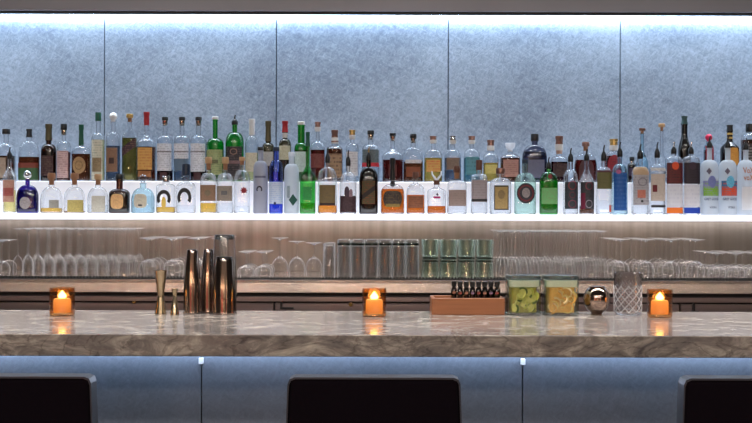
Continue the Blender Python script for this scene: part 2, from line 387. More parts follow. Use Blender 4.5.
# ------------------------------------------------------------------ front counter
CF, CB = 2.62, 3.255; CT = Z(335, CF); CBOT = Z(357, CF)
bc = thing('bar_counter', (0, CF, 0), 'long grey veined stone bar counter over blue grey front panels', 'bar counter')
MB().box(XL + .01, XR - .01, 0, CB - CF, CBOT, CT, .002).build('countertop', STONE, bc, False)
PF = 2.93
MB().box(XL + .01, XR - .01, PF - CF + .03, CB - CF - .02, 0, CBOT - .0005).build('carcass', plain('carcass_dark', (36, 28, 30), .5), bc, False)
fs = [X(202, PF) + k * (321 * PF / F) for k in range(-5, 6)]
for a, b in zip(fs, fs[1:]):
    a, b = max(a, XL + .02), min(b, XR - .02)
    if b - a < .05: continue
    MB().box(a + .0015, b - .0015, PF - CF, PF - CF + .028, .12, CBOT - .001, .001).build('front_panel', FPANEL, bc, False)
for a in fs[3:8]:
    MB().box(a - .006, a + .006, PF - CF - .012, PF - CF, Z(364, PF), Z(358, PF), .001).build('clip', plain('white_clip', (220, 222, 226), .4), bc, False)
MB().tube([(XL + .1, .26, .2), (XR - .1, .26, .2)], .02).build('foot_rail', CHROME, bc)
t = thing('led_strip', (0, PF - .034, CBOT - .007), 'cool light strip hidden under the front overhang of the stone counter', 'light strip')
MB().box(XL + .03, XR - .03, -.006, .006, -.003, .006).build('diffuser', emit('cool_led_low', (208, 228, 255), STRIP_BAR), t, False)

# ------------------------------------------------------------------ bar stools
FAB = plain('dark_fabric', (12, 6, 14), .95, noise=.35, nscale=120)
FAB.node_tree.nodes['Principled BSDF'].inputs['Specular IOR Level'].default_value = .12
TRIM = plain('grey_piping', (62, 62, 70), .4, .2)
def stool(px, lab):
    D = 2.30; hw = 86.5 * D / F; zt = Z(377.5, D)
    t = thing('bar_stool', (X(px, D), D, 0), lab, 'bar stool', 'bar stools along the counter')
    prof = []
    def slab(hb, ht, y0, y1, z0, z1, r):
        mb = MB(); rings = []
        for y in (y0, y0 + .006, y1 - .006, y1):
            ins = .006 if y in (y0, y1) else 0
            pts = []
            w0, w1 = hb - ins, ht - ins
            pts += [(-w0, y, z0 + ins), (w0, y, z0 + ins)]
            for k in range(6):
                a = k / 5 * PI / 2; pts.append((w1 - r + r * math.cos(a), y, z1 - ins - r + r * math.sin(a)))
            for k in range(6):
                a = PI / 2 + k / 5 * PI / 2; pts.append((-w1 + r + r * math.cos(a), y, z1 - ins - r + r * math.sin(a)))
            rings.append(mb.ring(pts))
        mb.f.append(tuple(rings[0])); mb.f.append(tuple(reversed(rings[-1])))
        for a, b in zip(rings, rings[1:]): mb.bridge(b, a)
        return mb
    slab(hw + .012, hw - .0035, 0, .045, .66, zt - .004, .006).build('backrest', FAB, t)
    pts = [(-hw - .012, .045 / 2, .68), (-hw, .045 / 2, zt - .014), (-hw + .004, .045 / 2, zt - .004), (-hw + .014, .045 / 2, zt), (hw - .014, .045 / 2, zt), (hw - .004, .045 / 2, zt - .004), (hw, .045 / 2, zt - .014), (hw + .012, .045 / 2, .68)]
    mb = MB(); 
    prev = None
    for i, p in enumerate(pts):
        dx = math.copysign(1, p[0]) if i in (0, 1, 6, 7) else 0
        nz = 0 if i in (0, 7) else 1
        a = (p[0], -.001, p[2]); b = (p[0], .046, p[2])
        cx_, cz_ = p[0] * .985, p[2] - .004 if nz else p[2]
        q = mb.ring([a, b, (cx_, .046, cz_), (cx_, -.001, cz_)])
        if prev: mb.bridge(prev, q)
        else: mb.f.append(tuple(reversed(q)))
        prev = q
    mb.f.append(tuple(prev)); mb.build('piping', TRIM, t, False)
    MB().box(-hw - .01, hw + .01, .03, .42, .70, .77, .015).build('seat', FAB, t)
    for sx in (-1, 1):
        for y in (.05, .38):
            MB().tube([(sx * (hw - .02), y, .70), (sx * (hw + .02), y + (.03 if y > .1 else -.03), 0)], .012, 10, .010).build('leg', plain('dark_steel', (52, 52, 56), .3, 1), t)
    MB().tube([(-hw - .005, .395, .28), (hw + .005, .395, .28)], .009).build('footrest', CHROME, t)
stool(5, 'dark purple upholstered bar stool below the stone counter at the far left')
stool(374.5, 'dark upholstered bar stool in the middle, below the central amber candle')
stool(771, 'dark upholstered bar stool at the far right, mostly out of view')

# ------------------------------------------------------------------ bottles
def realglass(name, col, see=.15, rough=0.0):
    m, nt, out = newmat(name); L = nt.links.new
    g = N(nt, 'ShaderNodeBsdfGlass'); g.inputs['IOR'].default_value = 1.5; g.inputs['Color'].default_value = col; g.inputs['Roughness'].default_value = rough
    t = N(nt, 'ShaderNodeBsdfTransparent'); x = N(nt, 'ShaderNodeMixShader'); x.inputs[0].default_value = see
    L(g.outputs[0], x.inputs[1]); L(t.outputs[0], x.inputs[2]); L(x.outputs[0], out.inputs[0]); return m
CLEAR = realglass('clear_bottle_glass', (.985, .99, .995, 1), .15)
GLASS = {
 'clear': CLEAR,
 'green': thin('green_bottle_glass', (70, 205, 110), (6, 70, 34)),
 'bright': thin('bright_green_glass', (128, 214, 140), (10, 90, 40)),
 'teal': realglass('pale_green_glass', (.88, .97, .94, 1), .15),
 'brown': thin('brown_bottle_glass', (120, 66, 36), (24, 10, 8)),
 'dark': thin('near_black_glass', (70, 38, 24), (10, 6, 6)),
 'darkgreen': thin('dark_green_glass', (52, 76, 74), (12, 20, 20)),
 'olive': thin('olive_glass', (150, 140, 100), (40, 36, 24)),
 'purple': thin('purple_blue_glass', (96, 76, 190), (16, 10, 60)),
 'cobalt': thin('cobalt_glass', (140, 170, 240), (20, 40, 130)),
 'pale': realglass('pale_blue_glass', (.86, .95, .98, 1), .15),
 'smoke': thin('smoky_grey_glass', (176, 178, 196), (60, 60, 76)),
 'frost': frosted('frosted_glass', (226, 230, 234), .22),
 'greyfrost': frosted('grey_frosted_glass', (196, 196, 204), .25),
}
CAPM = {'darkfoil': plain('dark_green_foil', (30, 62, 58), .4),
 'black': BLACK, 'copper': plain('copper_cap', (150, 112, 100), .3, .7), 'gold': plain('gold_cap', (198, 160, 96), .3, .8),
 'silver': CHROME, 'white': plain('white_cap', (226, 224, 222), .4), 'red': plain('red_cap', (168, 34, 40), .4),
 'pinkred': plain('wine_red_cap', (196, 30, 74), .4), 'cork': plain('cork', (150, 106, 76), .8, noise=.25, nscale=200), 'wood': plain('pale_wood_cap', (188, 150, 108), .6),
 'green': plain('green_cap', (18, 84, 62), .4), 'brown': plain('brown_cap', (96, 58, 42), .45), 'dkblue': plain('dark_blue_cap', (24, 40, 62), .4),
 'clear': thin('glass_stopper', (236, 240, 244), (110, 126, 140), f0=.1), 'whiteglass': frosted('white_stopper', (238, 238, 240), .2),
 'yellow': plain('yellow_cap', (206, 186, 120), .5), 'olive': plain('olive_foil', (92, 84, 60), .4, .4)}
AMBER = (206, 104, 34)
LQ = {'amber': (214, 112, 40), 'darkamber': (112, 48, 22), 'red': (110, 26, 22), 'brown': (92, 54, 34), 'gold': (232, 188, 84), 'pale': (240, 226, 150),
      'clear': (236, 242, 246), 'water': (244, 247, 250), 'teal': (96, 158, 168), 'green': (40, 150, 70), 'lime': (150, 200, 90), 'wine': (52, 16, 22), 'blue': (70, 130, 225), 'indigo': (70, 50, 130), 'orange': (240, 150, 60), 'olive': (130, 116, 50), 'grey': (118, 116, 134), 'steelblue': (110, 128, 146)}

def grid2d(w, h, shape, nx=10, nz=6):
    """flat outline in x,z around 0,0 -> verts, faces"""
    V = []; Fc = []
    if shape == 'rect':
        for j in range(nz + 1):
            for i in range(nx + 1): V.append((w * (i / nx - .5), h * (j / nz - .5)))
        for j in range(nz):
            for i in range(nx):
                a = j * (nx + 1) + i; Fc.append((a, a + 1, a + nx + 2, a + nx + 1))
    elif shape in ('oval', 'arch', 'hex', 'star', 'diamond', 'round'):
        K = 32; R = 5; V.append((0, 0))
        for r in range(1, R + 1):
            for k in range(K):
                a = 2 * PI * k / K; c, q = math.cos(a), math.sin(a)
                if shape == 'oval': x, z = c, q
                elif shape == 'round': x, z = [math.copysign(abs(u) ** .6, u) for u in (c, q)]
                elif shape == 'arch': x, z = (math.copysign(abs(c) ** .25, c), -abs(q) ** .25) if q < 0 else (c, q)
                elif shape == 'hex':
                    x, z = math.copysign(abs(c) ** .45, c), math.copysign(abs(q) ** .45, q); x *= 1 - .12 * abs(z)
                elif shape == 'diamond': k1 = abs(c) + abs(q); x, z = c / k1, q / k1
                else: k1 = 1 if k % 4 < 2 else .7; x, z = c * k1, q * k1
                V.append((x * w / 2 * r / R, z * h / 2 * r / R))
        for k in range(K): Fc.append((0, 1 + k, 1 + (k + 1) % K))
        for r in range(1, R):
            o = 1 + (r - 1) * K
            for k in range(K): Fc.append((o + k, o + K + k, o + K + (k + 1) % K, o + (k + 1) % K))
    elif shape in ('horseshoe', 'ring'):
        K = 30; a0, a1 = (-.62, PI + .62) if shape == 'horseshoe' else (0, 2 * PI)
        th = .44 if shape == 'horseshoe' else .16
        for k in range(K + 1):
            a = a0 + (a1 - a0) * k / K
            for q in (1, 1 - th * .5, 1 - th): V.append((math.cos(a) * q * w / 2, (math.sin(a) * q) * h / 2))
        for k in range(K):
            for q in (0, 1):
                a = 3 * k + q; Fc.append((a, a + 1, a + 4, a + 3))
    return V, Fc
def textmesh(s, size):
    c = bpy.data.curves.new('lettering', 'FONT'); c.body = s; c.size = size; c.align_x = 'CENTER'; c.align_y = 'CENTER'; c.resolution_u = 2; c.offset = size * .02
    o = bpy.data.objects.new('lettering', c); COL.objects.link(o)
    bpy.context.view_layer.update()
    me = bpy.data.meshes.new_from_object(o.evaluated_get(bpy.context.evaluated_depsgraph_get()))
    V = [(v.co.x, v.co.y) for v in me.vertices]; Fc = [tuple(p.vertices) for p in me.polygons]
    bpy.data.objects.remove(o); bpy.data.meshes.remove(me); bpy.data.curves.remove(c)
    return V, Fc

FRONT, BACK = 'bottles in the front row on the lit shelf', 'bottles in the back row on the riser'
def bottle(x, w, top, sh, nb, nw, cap, lab, g='clear', liq=None, lb=(), n=2.4, d=None, shape='round', D=4.70, row='f', name='liquor_bottle', bot=None, cat='bottle'):
    """x centre, w width, top, sh (shoulder), nb (foot of the neck), nw: read on the photo; cap = (kind, y bottom, width, material)"""
    zb = SHZ + .0006 if row == 'f' else RZ + .0006
    if row == 'b' and D == 4.70: D = 4.895
    s = D / F; w = w * .985
    zpx = lambda y: Z(y - (x - 376) * .0029, D) - zb
    hw = w * s / 2; hn = nw * s / 2
    if d is None: d = 1.0 if n < 3 else .72
    hy = min(hw * d, .049)
    zs, zn, zt = zpx(sh), zpx(nb), zpx(top)
    zc = zpx(cap[1])
    t = thing(name, (X(x, D), D, zb), lab, cat, FRONT if row == 'f' else BACK)
    def sec(z):
        if z <= .006: k = .93 + .07 * max(z, 0) / .006; return hw * k, hy * k, n
        if z <= zs: return hw, hy, n
        if z >= zn: return hn, hn, 2
        u = (z - zs) / (zn - zs)
        f = math.sqrt(max(0, 1 - u ** 2.2)) if shape == 'round' else (.5 + .5 * math.cos(PI * u) if shape == 'slope' else max(0, 1 - u ** 1.1))
        return hn + (hw - hn) * f, hn + (hy - hn) * f, n + (2 - n) * u ** .7
    zz = [0, .003, .006] + [.006 + (zs - .006) * k / 3 for k in (1, 2, 3)] + [zs + (zn - zs) * (1 - (1 - k / 10) ** 1.6) for k in range(1, 11)]
    if zc > zn + .002: zz += [zn + (zc - zn) * .5, zc - .004]
    prof = [(z,) + tuple(sec(z)) for z in zz]
    lipr = max(hn * 1.18, cap[2] * s / 2 * .8 if cap[0] in ('pourer',) else 0)
    prof += [(zc - .004, hn * 1.15, hn * 1.15, 2), (zc, hn * 1.15, hn * 1.15, 2)]
    if g in ('clear', 'pale', 'teal'):
        wl = .0013
        inner = [(z + (.004 if z < .004 else 0), max(a - wl, .002), max(c - wl, .002), q) for z, a, c, q in prof if z != .003]
        MB().sup(prof + inner[::-1], 32, True, True).build('body', GLASS[g], t)
    else: MB().sup(prof, 32, True, False).build('body', GLASS[g], t)
    # thick glass foot
    ins = .0024 if g in ('clear', 'pale', 'teal') else .0014
    if liq:
        zl = zpx(liq[0]); z0 = .006
        lz = [z0, z0 + .002] + [z0 + (zl - z0) * k / 8 for k in range(1, 9)]
        lp = []
        for i, z in enumerate(lz):
            a, b, c = sec(z); k = .9 if i == 0 else 1
            lp.append((z, max(a - ins, .002) * k, max(b - ins, .002) * k, c))
        MB().sup(lp, 32).build('liquid', liquid(LQ[liq[1]]), t)
    par = None
    for it in lb:
        cx, ww, y0, y1, base, ink, shp = it[:7]
        lift = .0009 if par is None else .0009 + .0006 * (lb.index(it))
        z0, z1 = zpx(y1), zpx(y0)
        if shp.startswith('T:'): V, Fc = textmesh(shp[2:], ww); V = [(a, b_ * 1.5) for a, b_ in V]
        elif shp == 'slash':
            V, Fc = grid2d(ww * s, (z1 - z0), 'rect', 10, 2); V = [(a, b + a * .75) for a, b in V]
        else: V, Fc = grid2d(min(ww * s, hw * 1.96), z1 - z0, shp)
        mb = MB(); cz = (z0 + z1) / 2; dx = (cx - x) * s
        for (a, b) in V:
            xx, z = a + dx, b + cz; q = sec(z)
            A, B, nn = q; A += .0009; u = min(abs(xx) / A, .985)
            if abs(xx) > A * .985: xx = math.copysign(A * .985, xx)
            yy = -(B + lift) * (1 - u ** nn) ** (1 / nn)
            mb.v.append((xx, yy - lift * .3, z))
        mb.f = [tuple(f) for f in Fc]
        lm = paper(base, ink, it[7] if len(it) > 7 else 210, it[8] if len(it) > 8 else .5)
        nm = 'label' if par is None else ('lettering' if shp.startswith('T:') else 'emblem')
        o = mb.build(nm, lm, par or t, True, 60)
        if par is None: par = o
    # closures
    kind, yb, cw, cm = cap; r = cw * s / 2; H = zt - zc; cm = CAPM[cm]
    if kind == 'cap':
        MB().lathe([(r * .97, zc), (r, zc + H * .08), (r, zt - H * .12), (r * .9, zt)], 20, True, True).build('cap', cm, t)
        if row == 'b' and cm is BLACK and cw < 7.2:
            MB().lathe([(hn * 1.2, zc - 5 * s), (hn * 1.32, zc - 4.4 * s), (hn * 1.32, zc - .0008)], 20).build('neck_band_or_glint', CAPM['silver'], t)  # silver ring painted in place of the white highlight on the neck
    elif kind == 'cork':      # bare cork with a wider head
        c = MB().lathe([(hn * .85, zc - .004), (hn * .95, zc + H * .45)], 20, True, True).build('stopper', CAPM['cork'], t)
        MB().lathe([(r * .9, zc + H * .45), (r, zc + H * .52), (r, zt - H * .1), (r * .85, zt)], 20, True, True).build('stopper_head', cm, c)
    elif kind == 'ball':
        R = min(r, H / 2); c = MB().lathe([(R * .55, zc - .003), (R * .5, zt - 1.7 * R)], 16, True, True).build('collar', cm, t)
        pr = [(max(R * math.sin(PI * k / 12), .0002), zt - R - R * math.cos(PI * k / 12)) for k in range(13)]
        MB().lathe(pr, 20).build('ball', cm, c)
    elif kind == 'foil':
        MB().lathe([(hn * 1.25, zc - .001), (r * .92, zc + H * .35), (r * .86, zt - H * .3), (r, zt - H * .24), (r, zt - .001), (r * .85, zt)], 20, True, True).build('foil_capsule', cm, t)
        if row == 'b' and cap[3] in ('copper', 'gold', 'silver'):
            MB().lathe([(hn * 1.25, zc - 1.5 * s), (r * 1.02, zc), (r * 1.04, zc + H * .35), (r * .96, zc + H * .36)], 20).build('neck_band_or_glint', CAPM['white'], t)
    elif kind == 'pourer':
        c = MB().lathe([(r * .9, zc - .004), (r, zc), (r, zc + H * .3), (r * .62, zc + H * .5), (r * .34, zc + H * .58)], 16, True, True).build('pourer', BLACK, t)
        MB().tube([(0, 0, zc + H * .5), (0, 0, zc + H * .75), (r * .25, -r * .2, zt)], r * .34, 8, r * .24).build('spout', cm if cm != BLACK else BLACK, c)
    elif kind == 'bowl':
        MB().lathe([(hn, zc - .003), (hn * .9, zc + H * .15), (r * .8, zc + H * .35), (r, zt - H * .12), (r * .94, zt), (r * .1, zt - H * .15)], 24, True, True).build('stopper', cm, t)
    elif kind == 'antler':
        c = MB().lathe([(hn * 1.2, zc - .003), (hn * 1.3, zc + H * .28)], 14, True, True).build('collar', CAPM['brown'], t)
        for sx in (-1, 1):
            MB().tube([(0, 0, zc + H * .25), (sx * r * .35, 0, zc + H * .45), (sx * r * .85, 0, zc + H * .72), (sx * r * .95, 0, zt)], r * .26, 8, r * .12).build('antler', cm, c)
    return t
K0 = (40, 36, 36); WHT = (232, 230, 228); CRM = (222, 206, 176)
def f(*a, **k): return bottle(*a, row='f', **k)
def b(*a, **k): return bottle(*a, row='b', **k)
# --- front row, left to right
f(9.5, 13, 147, 178, 166, 4, ('pourer', 158, 5, 'black'), 'slim clear bottle with a faded red label, leftmost in the front row', liq=(190, 'pale'), n=2, lb=[(9.5, 11.5, 180, 202, (206, 160, 140), (150, 60, 50), 'rect'), (9.5, 10, 188, 196, (176, 92, 84), (120, 40, 40), 'rect')], shape='slope')
f(27.5, 22, 170.5, 197, 185, 4.5, ('ball', 179, 8, 'silver'), 'purple blue flask with a silver ball stopper and oval grey medallion', g='purple', liq=(190, 'indigo'), n=2.6, d=.6, name='liqueur_flask', lb=[(27, 11, 197, 209, (168, 160, 158), (60, 52, 80), 'oval')])
f(51.5, 22, 173, 200, 187, 5.5, ('cork', 184, 8, 'cork'), 'squat clear bottle with cork stopper and small grey label beside the purple flask', liq=(208, 'gold'), n=2.4, d=.8, lb=[(56, 9, 200, 208, (164, 160, 150), (90, 90, 90), 'rect')])
f(74.5, 21.5, 173, 200, 187, 5.5, ('cork', 184, 8, 'cork'), 'squat clear corked bottle with an olive yellow label', liq=(211, 'gold'), n=2.4, d=.8, lb=[(77, 15, 200, 212, (196, 178, 104), (120, 100, 50), 'rect')])
f(98, 21, 174, 200, 187, 5.5, ('cork', 184, 7.5, 'wood'), 'squat clear corked bottle with a plain off white label beside the dark brown bottle', liq=(205, 'clear'), n=2.4, d=.8, lb=[(100, 13, 196, 212, (206, 202, 188), (150, 140, 120), 'rect')])
f(119.5, 20.5, 174, 194, 189, 6.5, ('cap', 179, 8, 'black'), 'dark brown square shouldered bottle with a rounded tan label', g='brown', liq=(193, 'brown'), n=3.4, lb=[(118.5, 12.5, 194, 209, (226, 178, 120), (120, 70, 40), 'round')])
f(143, 23.5, 174.5, 200, 188, 6, ('ball', 183, 8, 'clear'), 'pale blue round bottle with a glass ball stopper and beige label', g='pale', liq=(196, 'clear'), n=2.3, d=.8, lb=[(142, 13, 194, 208, (214, 204, 182), (90, 80, 70), 'round'), (142, 4, 204.5, 206, (40, 40, 50), K0, 'rect')])
f(166, 19, 176, 187, 184, 7, ('cap', 182, 8, 'silver'), 'square clear bottle with a black horseshoe and yellow liquor', liq=(207, 'gold'), n=5, name='tequila_bottle', lb=[(165, 14, 190, 207, (32, 28, 30), K0, 'horseshoe'), (165, 4.5, 197, 207, (226, 190, 90), (200, 160, 60), 'arch')])
f(186, 19, 164, 187, 182, 6.5, ('cap', 175.5, 8, 'dkblue'), 'square clear bottle with a black horseshoe and a dark cap', liq=(205, 'water'), n=5, name='tequila_bottle', lb=[(185.5, 14, 188, 207, (32, 28, 30), K0, 'horseshoe')])
f(208.5, 16.5, 157, 182, 173, 5, ('cork', 169, 7, 'wood'), 'square clear bottle of golden liquor with a brown band label', liq=(203, 'gold'), n=4.5, name='tequila_bottle', lb=[(208.5, 15.5, 185, 201, (150, 116, 92), (100, 80, 60), 'rect'), (208.5, 6, 190, 196, (130, 112, 88), (80, 90, 70), 'oval')])
f(225.2, 16.5, 157, 182, 173, 5, ('cork', 169, 7, 'wood'), 'square clear bottle of clear liquor with a grey taupe band label', liq=(203, 'water'), n=4.5, name='tequila_bottle', lb=[(225, 15.5, 186, 201, (150, 138, 126), (110, 100, 90), 'rect'), (225, 6, 191, 195, (110, 108, 108), (60, 60, 70), 'rect')])
f(242, 16, 157, 181, 170, 4.5, ('cork', 164, 6, 'wood'), 'clear bottle with a dark red wax seal beside the frosted grey bottle', liq=(206, 'water'), n=3.2, name='rum_bottle', lb=[(244.5, 7, 187, 194, (140, 10, 28), (80, 0, 10), 'star', 210, .1)])
f(260.5, 14.5, 147, 170, 161, 5, ('cap', 150.5, 6, 'black'), 'frosted grey bottle bearing a tiny black horseshoe', g='greyfrost', n=2.2, name='vodka_bottle', lb=[(260, 6, 186, 193, (40, 36, 46), K0, 'horseshoe'), (260.5, 11, 176, 178, (110, 110, 130), K0, 'rect')])
f(276, 14, 147, 171, 160, 5, ('cap', 151, 6.5, 'dkblue'), 'cobalt blue bottle whose lower half is white over deep blue', g='cobalt', liq=(172, 'blue'), n=2.2, name='vodka_bottle', lb=[(276, 13.5, 182, 204, (206, 220, 240), (120, 160, 220), 'rect', 120, .4), (275.5, 2.6, 202, 205, (20, 40, 90), K0, 'oval')])
f(291.5, 15, 152, 172, 164, 5.5, ('cap', 156, 6.5, 'whiteglass'), 'frosted clear bottle with a dark green leaf', g='frost', n=2.2, name='vodka_bottle', lb=[(293.5, 8.5, 194, 206, (20, 82, 70), (6, 50, 40), 'diamond'), (289, 3, 186, 198, (150, 165, 170), (90, 110, 120), 'rect')])
f(307.6, 16, 132, 178, 165, 4, ('foil', 146, 4.2, 'green'), 'bright green angular bottle in the front row, beside the frosted one with a leaf', g='bright', liq=(203, 'lime'), n=3.2, shape='slope', name='liqueur_bottle', lb=[(307.5, 9, 187, 200, (40, 150, 70), (20, 100, 40), 'rect')])
f(327.5, 19.5, 147, 183, 167, 4, ('pourer', 162, 5, 'black'), 'arched amber bottle with an olive brown square label and black pourer', liq=(205.5, 'orange'), n=3, d=.7, name='whiskey_bottle', lb=[(327.5, 16, 185, 204, (104, 88, 58), (150, 120, 60), 'rect'), (327.5, 16, 203, 205.5, (50, 24, 16), K0, 'rect')])
f(348, 17, 150, 183, 172, 4, ('pourer', 165, 5, 'black'), 'clear bottle with a dark maroon label rising to a peak', liq=(196, 'wine'), n=3, d=.75, lb=[(348, 15.5, 196, 211, (44, 16, 22), (110, 80, 90), 'rect'), (347, 5, 186.5, 197, (64, 44, 60), (30, 20, 30), 'arch'), (351, 3.5, 189, 197, (150, 120, 130), K0, 'arch')])
f(368.5, 19, 147, 182, 167, 4.5, ('pourer', 160, 5, 'gold'), 'near black bottle with a murky olive label and a dark slash across it', g='dark', n=3, d=.75, name='rum_bottle', lb=[(368.5, 13, 181, 204, (74, 64, 30), (130, 50, 30), 'rect', 120, .6), (368.5, 13, 190, 195, (36, 24, 20), K0, 'slash')])
f(392.5, 24, 158, 193, 184, 4.5, ('foil', 180, 5.5, 'black'), 'wide amber bottle with a dark six sided label and neck medal', liq=(189, 'amber'), n=2.6, d=.6, name='whiskey_bottle', lb=[(392.5, 19, 191, 207, (48, 34, 36), (130, 110, 60), 'hex', 160, .5), (392.5, 14, 204, 207, (150, 124, 60), K0, 'rect'), (392.5, 5, 181, 187, (30, 20, 26), K0, 'oval')])
f(415.5, 18.5, 172, 193, 184, 5, ('cap', 178, 6, 'brown'), 'amber bottle with a brown label between the medal bottle and the antler stopper', liq=(195, 'amber'), n=3, d=.75, name='whiskey_bottle', lb=[(415.5, 15, 196, 208, (140, 84, 54), (70, 34, 24), 'rect', 120, .6)])
f(436.5, 19, 171, 191, 186.5, 5, ('antler', 184, 10, 'whiteglass'), 'clear bottle with a white antler stopper and a little red liquor below', liq=(206, 'amber'), n=3, d=.75, shape='slope', name='rum_bottle', lb=[(436.5, 7, 196.5, 198.5, (190, 40, 110), (120, 30, 90), 'rect'), (437, 3, 193, 196, (80, 70, 90), K0, 'diamond')])
f(456.8, 19.5, 166, 184, 180.5, 6, ('cork', 178, 7, 'brown'), 'clear squared bottle with a mottled taupe label and yellowish cork', liq=(190, 'water'), n=4.5, name='tequila_bottle', lb=[(457, 17.5, 190, 206, (156, 136, 128), (110, 90, 84), 'rect', 140, .35)])
f(479, 16.5, 160, 178, 174, 6, ('cap', 170, 6.5, 'brown'), 'clear squared bottle with grey label above a black stripe', liq=(182, 'water'), n=4.5, name='tequila_bottle', lb=[(479, 15.5, 180, 202, (160, 148, 150), (120, 110, 112), 'rect', 90, .3), (479, 15.5, 199, 201.5, (40, 34, 40), K0, 'rect')])
f(500.3, 21.5, 168, 184, 178, 7, ('cap', 174, 9, 'copper'), 'wide clear bottle with an upright gold label edged in black', liq=(182, 'water'), n=4.2, d=.7, lb=[(500.5, 14.5, 185.5, 210, (58, 50, 40), K0, 'rect'), (500.5, 12.5, 187, 208.8, (176, 148, 92), (110, 84, 50), 'rect'), (500.5, 7, 190, 199, (140, 116, 74), (100, 80, 50), 'oval')])
f(525, 22, 159, 185, 173, 5.5, ('cap', 163.5, 6.5, 'dkblue'), 'pale green tinted bottle with a black oval label', g='teal', liq=(186, 'water'), n=3, d=.65, name='gin_bottle', lb=[(525, 18, 183, 203.5, (34, 34, 42), (90, 80, 90), 'oval'), (525, 15.5, 185, 201.5, (116, 34, 40), K0, 'ring'), (525, 8, 188, 198, (150, 140, 138), (60, 50, 60), 'oval')])
f(548.5, 18.5, 157, 183, 172, 5, ('pourer', 168, 5, 'black'), 'bright green bottle with a red seal under its neck', g='bright', liq=(180, 'green'), n=3.4, d=.75, name='gin_bottle', lb=[(548.5, 15.5, 188, 204, (110, 180, 110), (140, 90, 80), 'rect'), (549, 4, 174, 179, (130, 20, 24), K0, 'oval')])
f(570.5, 15, 148, 182, 169.5, 4.5, ('pourer', 161, 5.5, 'black'), 'clear domed bottle with a charcoal label of red circles', liq=(206, 'water'), n=2.4, lb=[(570.5, 13, 182, 209, (44, 48, 54), (80, 80, 90), 'rect'), (571, 8, 181, 190, (150, 50, 64), K0, 'ring'), (571, 6, 192, 198, (120, 40, 60), K0, 'ring'), (571, 8, 200, 208, (150, 70, 90), K0, 'ring')])
f(586.5, 15, 149, 184, 167, 4.5, ('pourer', 160, 5.5, 'black'), 'smoky bottle with a charcoal label of rings and a maroon edge', liq=(206, 'brown'), n=2.4, lb=[(586.5, 13.5, 182, 209, (44, 44, 48), (80, 80, 90), 'rect'), (582, 4, 193, 209, (110, 14, 50), (70, 0, 30), 'rect'), (587.5, 7, 182, 190, (150, 50, 74), K0, 'ring'), (587.5, 7, 200, 208, (170, 160, 170), K0, 'ring')], shape='slope')
f(603.6, 15.5, 145, 174, 167, 4.5, ('pourer', 160, 5.5, 'black'), 'square clear bottle with an olive green band round its shoulders', liq=(200, 'water'), n=4.5, lb=[(603.6, 14.8, 172, 189, (104, 100, 56), (60, 60, 30), 'rect'), (603.6, 14.8, 170.5, 172.5, (86, 40, 44), K0, 'rect'), (609, 2, 205, 212, (206, 80, 50), K0, 'rect')])
f(619.7, 15.5, 142, 175, 164, 4.5, ('pourer', 156, 5.5, 'black'), 'clear bottle wrapped in a tall royal blue label', g='pale', liq=(172, 'water'), n=2.6, lb=[(619, 12.5, 173, 210.5, (20, 84, 156), (90, 130, 190), 'rect', 60, .3), (617, 5, 170, 174, (180, 90, 140), K0, 'oval')])
f(640, 16.5, 144, 174, 166, 5, ('pourer', 158, 6, 'black'), 'square bottle with a sand coloured shoulder band and silver grey label', liq=(202, 'water'), n=4, lb=[(640, 15.6, 175, 205, (178, 174, 178), (120, 110, 120), 'rect', 90, .5), (640, 16, 167, 175, (198, 170, 138), (170, 140, 110), 'rect'), (640, 8, 190, 198, (196, 120, 100), (140, 60, 50), 'rect'), (641, 9, 178, 186, (120, 112, 122), K0, 'ring'), (640.5, 2.5, 200, 202.5, (30, 30, 34), K0, 'oval')])
f(657, 15.5, 142, 170, 164, 4.5, ('pourer', 157, 5.5, 'black'), 'square clear bottle with a beige label and dark red square', liq=(200, 'water'), n=4, lb=[(657, 14.5, 174, 201, (204, 190, 178), (160, 140, 130), 'rect'), (653.5, 4.5, 185, 192, (110, 12, 28), K0, 'rect'), (657, 14, 205, 207.5, (30, 28, 34), K0, 'rect'), (657, 15, 168, 171, (236, 236, 240), K0, 'rect')])
def flav(x, liqc, lab, bandc, circ, edge):
    t = f(x, 16.5, 142, 161, 156, 4.5, ('pourer', 153, 5.5, 'silver'), lab, g='clear', liq=(183, 'water'), n=4.5, lb=[(x, 16, 163, 184, edge, (30, 20, 24), 'rect', 90, .5), (x, 16, 184.5, 207, (224, 224, 232), (190, 190, 210), 'rect', 60, .3), (x, 16, 207.5, 213.3, bandc, bandc, 'rect'), (x, 7, 162, 170, circ, circ, 'oval')])
flav(673.6, 'orange', 'square bottle with a white label over an orange foot', (244, 122, 36), (228, 84, 40), (96, 30, 32))
flav(690.8, 'blue', 'square bottle with a white label over a deep blue foot', (18, 66, 178), (60, 40, 60), (46, 34, 48))
def goose(x, lab, a, c, e):
    f(x, 18, 136, 170, 160, 5, ('pourer', 148, 5.5, 'black'), lab, g='frost', n=2.1, name='vodka_bottle', shape='round', lb=[
        (x, 15.6, 181, 196, a, c, 'rect', 70, .75), (x, 15, 188, 196, c, a, 'rect', 110, .6), (x, 8, 176, 188, e, a, 'oval', 160, .5), (x - 3, 5, 168, 175, (110, 100, 116), K0, 'diamond'),
        (x, .0098, 196.5, 202, (24, 34, 80), K0, 'T:GREY GOOSE'), (x + 1, .0085, 206, 209, (60, 66, 84), K0, 'T:VODKA')])
goose(709.3, 'frosted white bottle with green and violet fruit label', (150, 150, 196), (140, 196, 60), (120, 130, 190))
goose(727.6, 'frosted white bottle with orange and sky blue mountain label', (70, 120, 160), (232, 84, 44), (110, 200, 236))
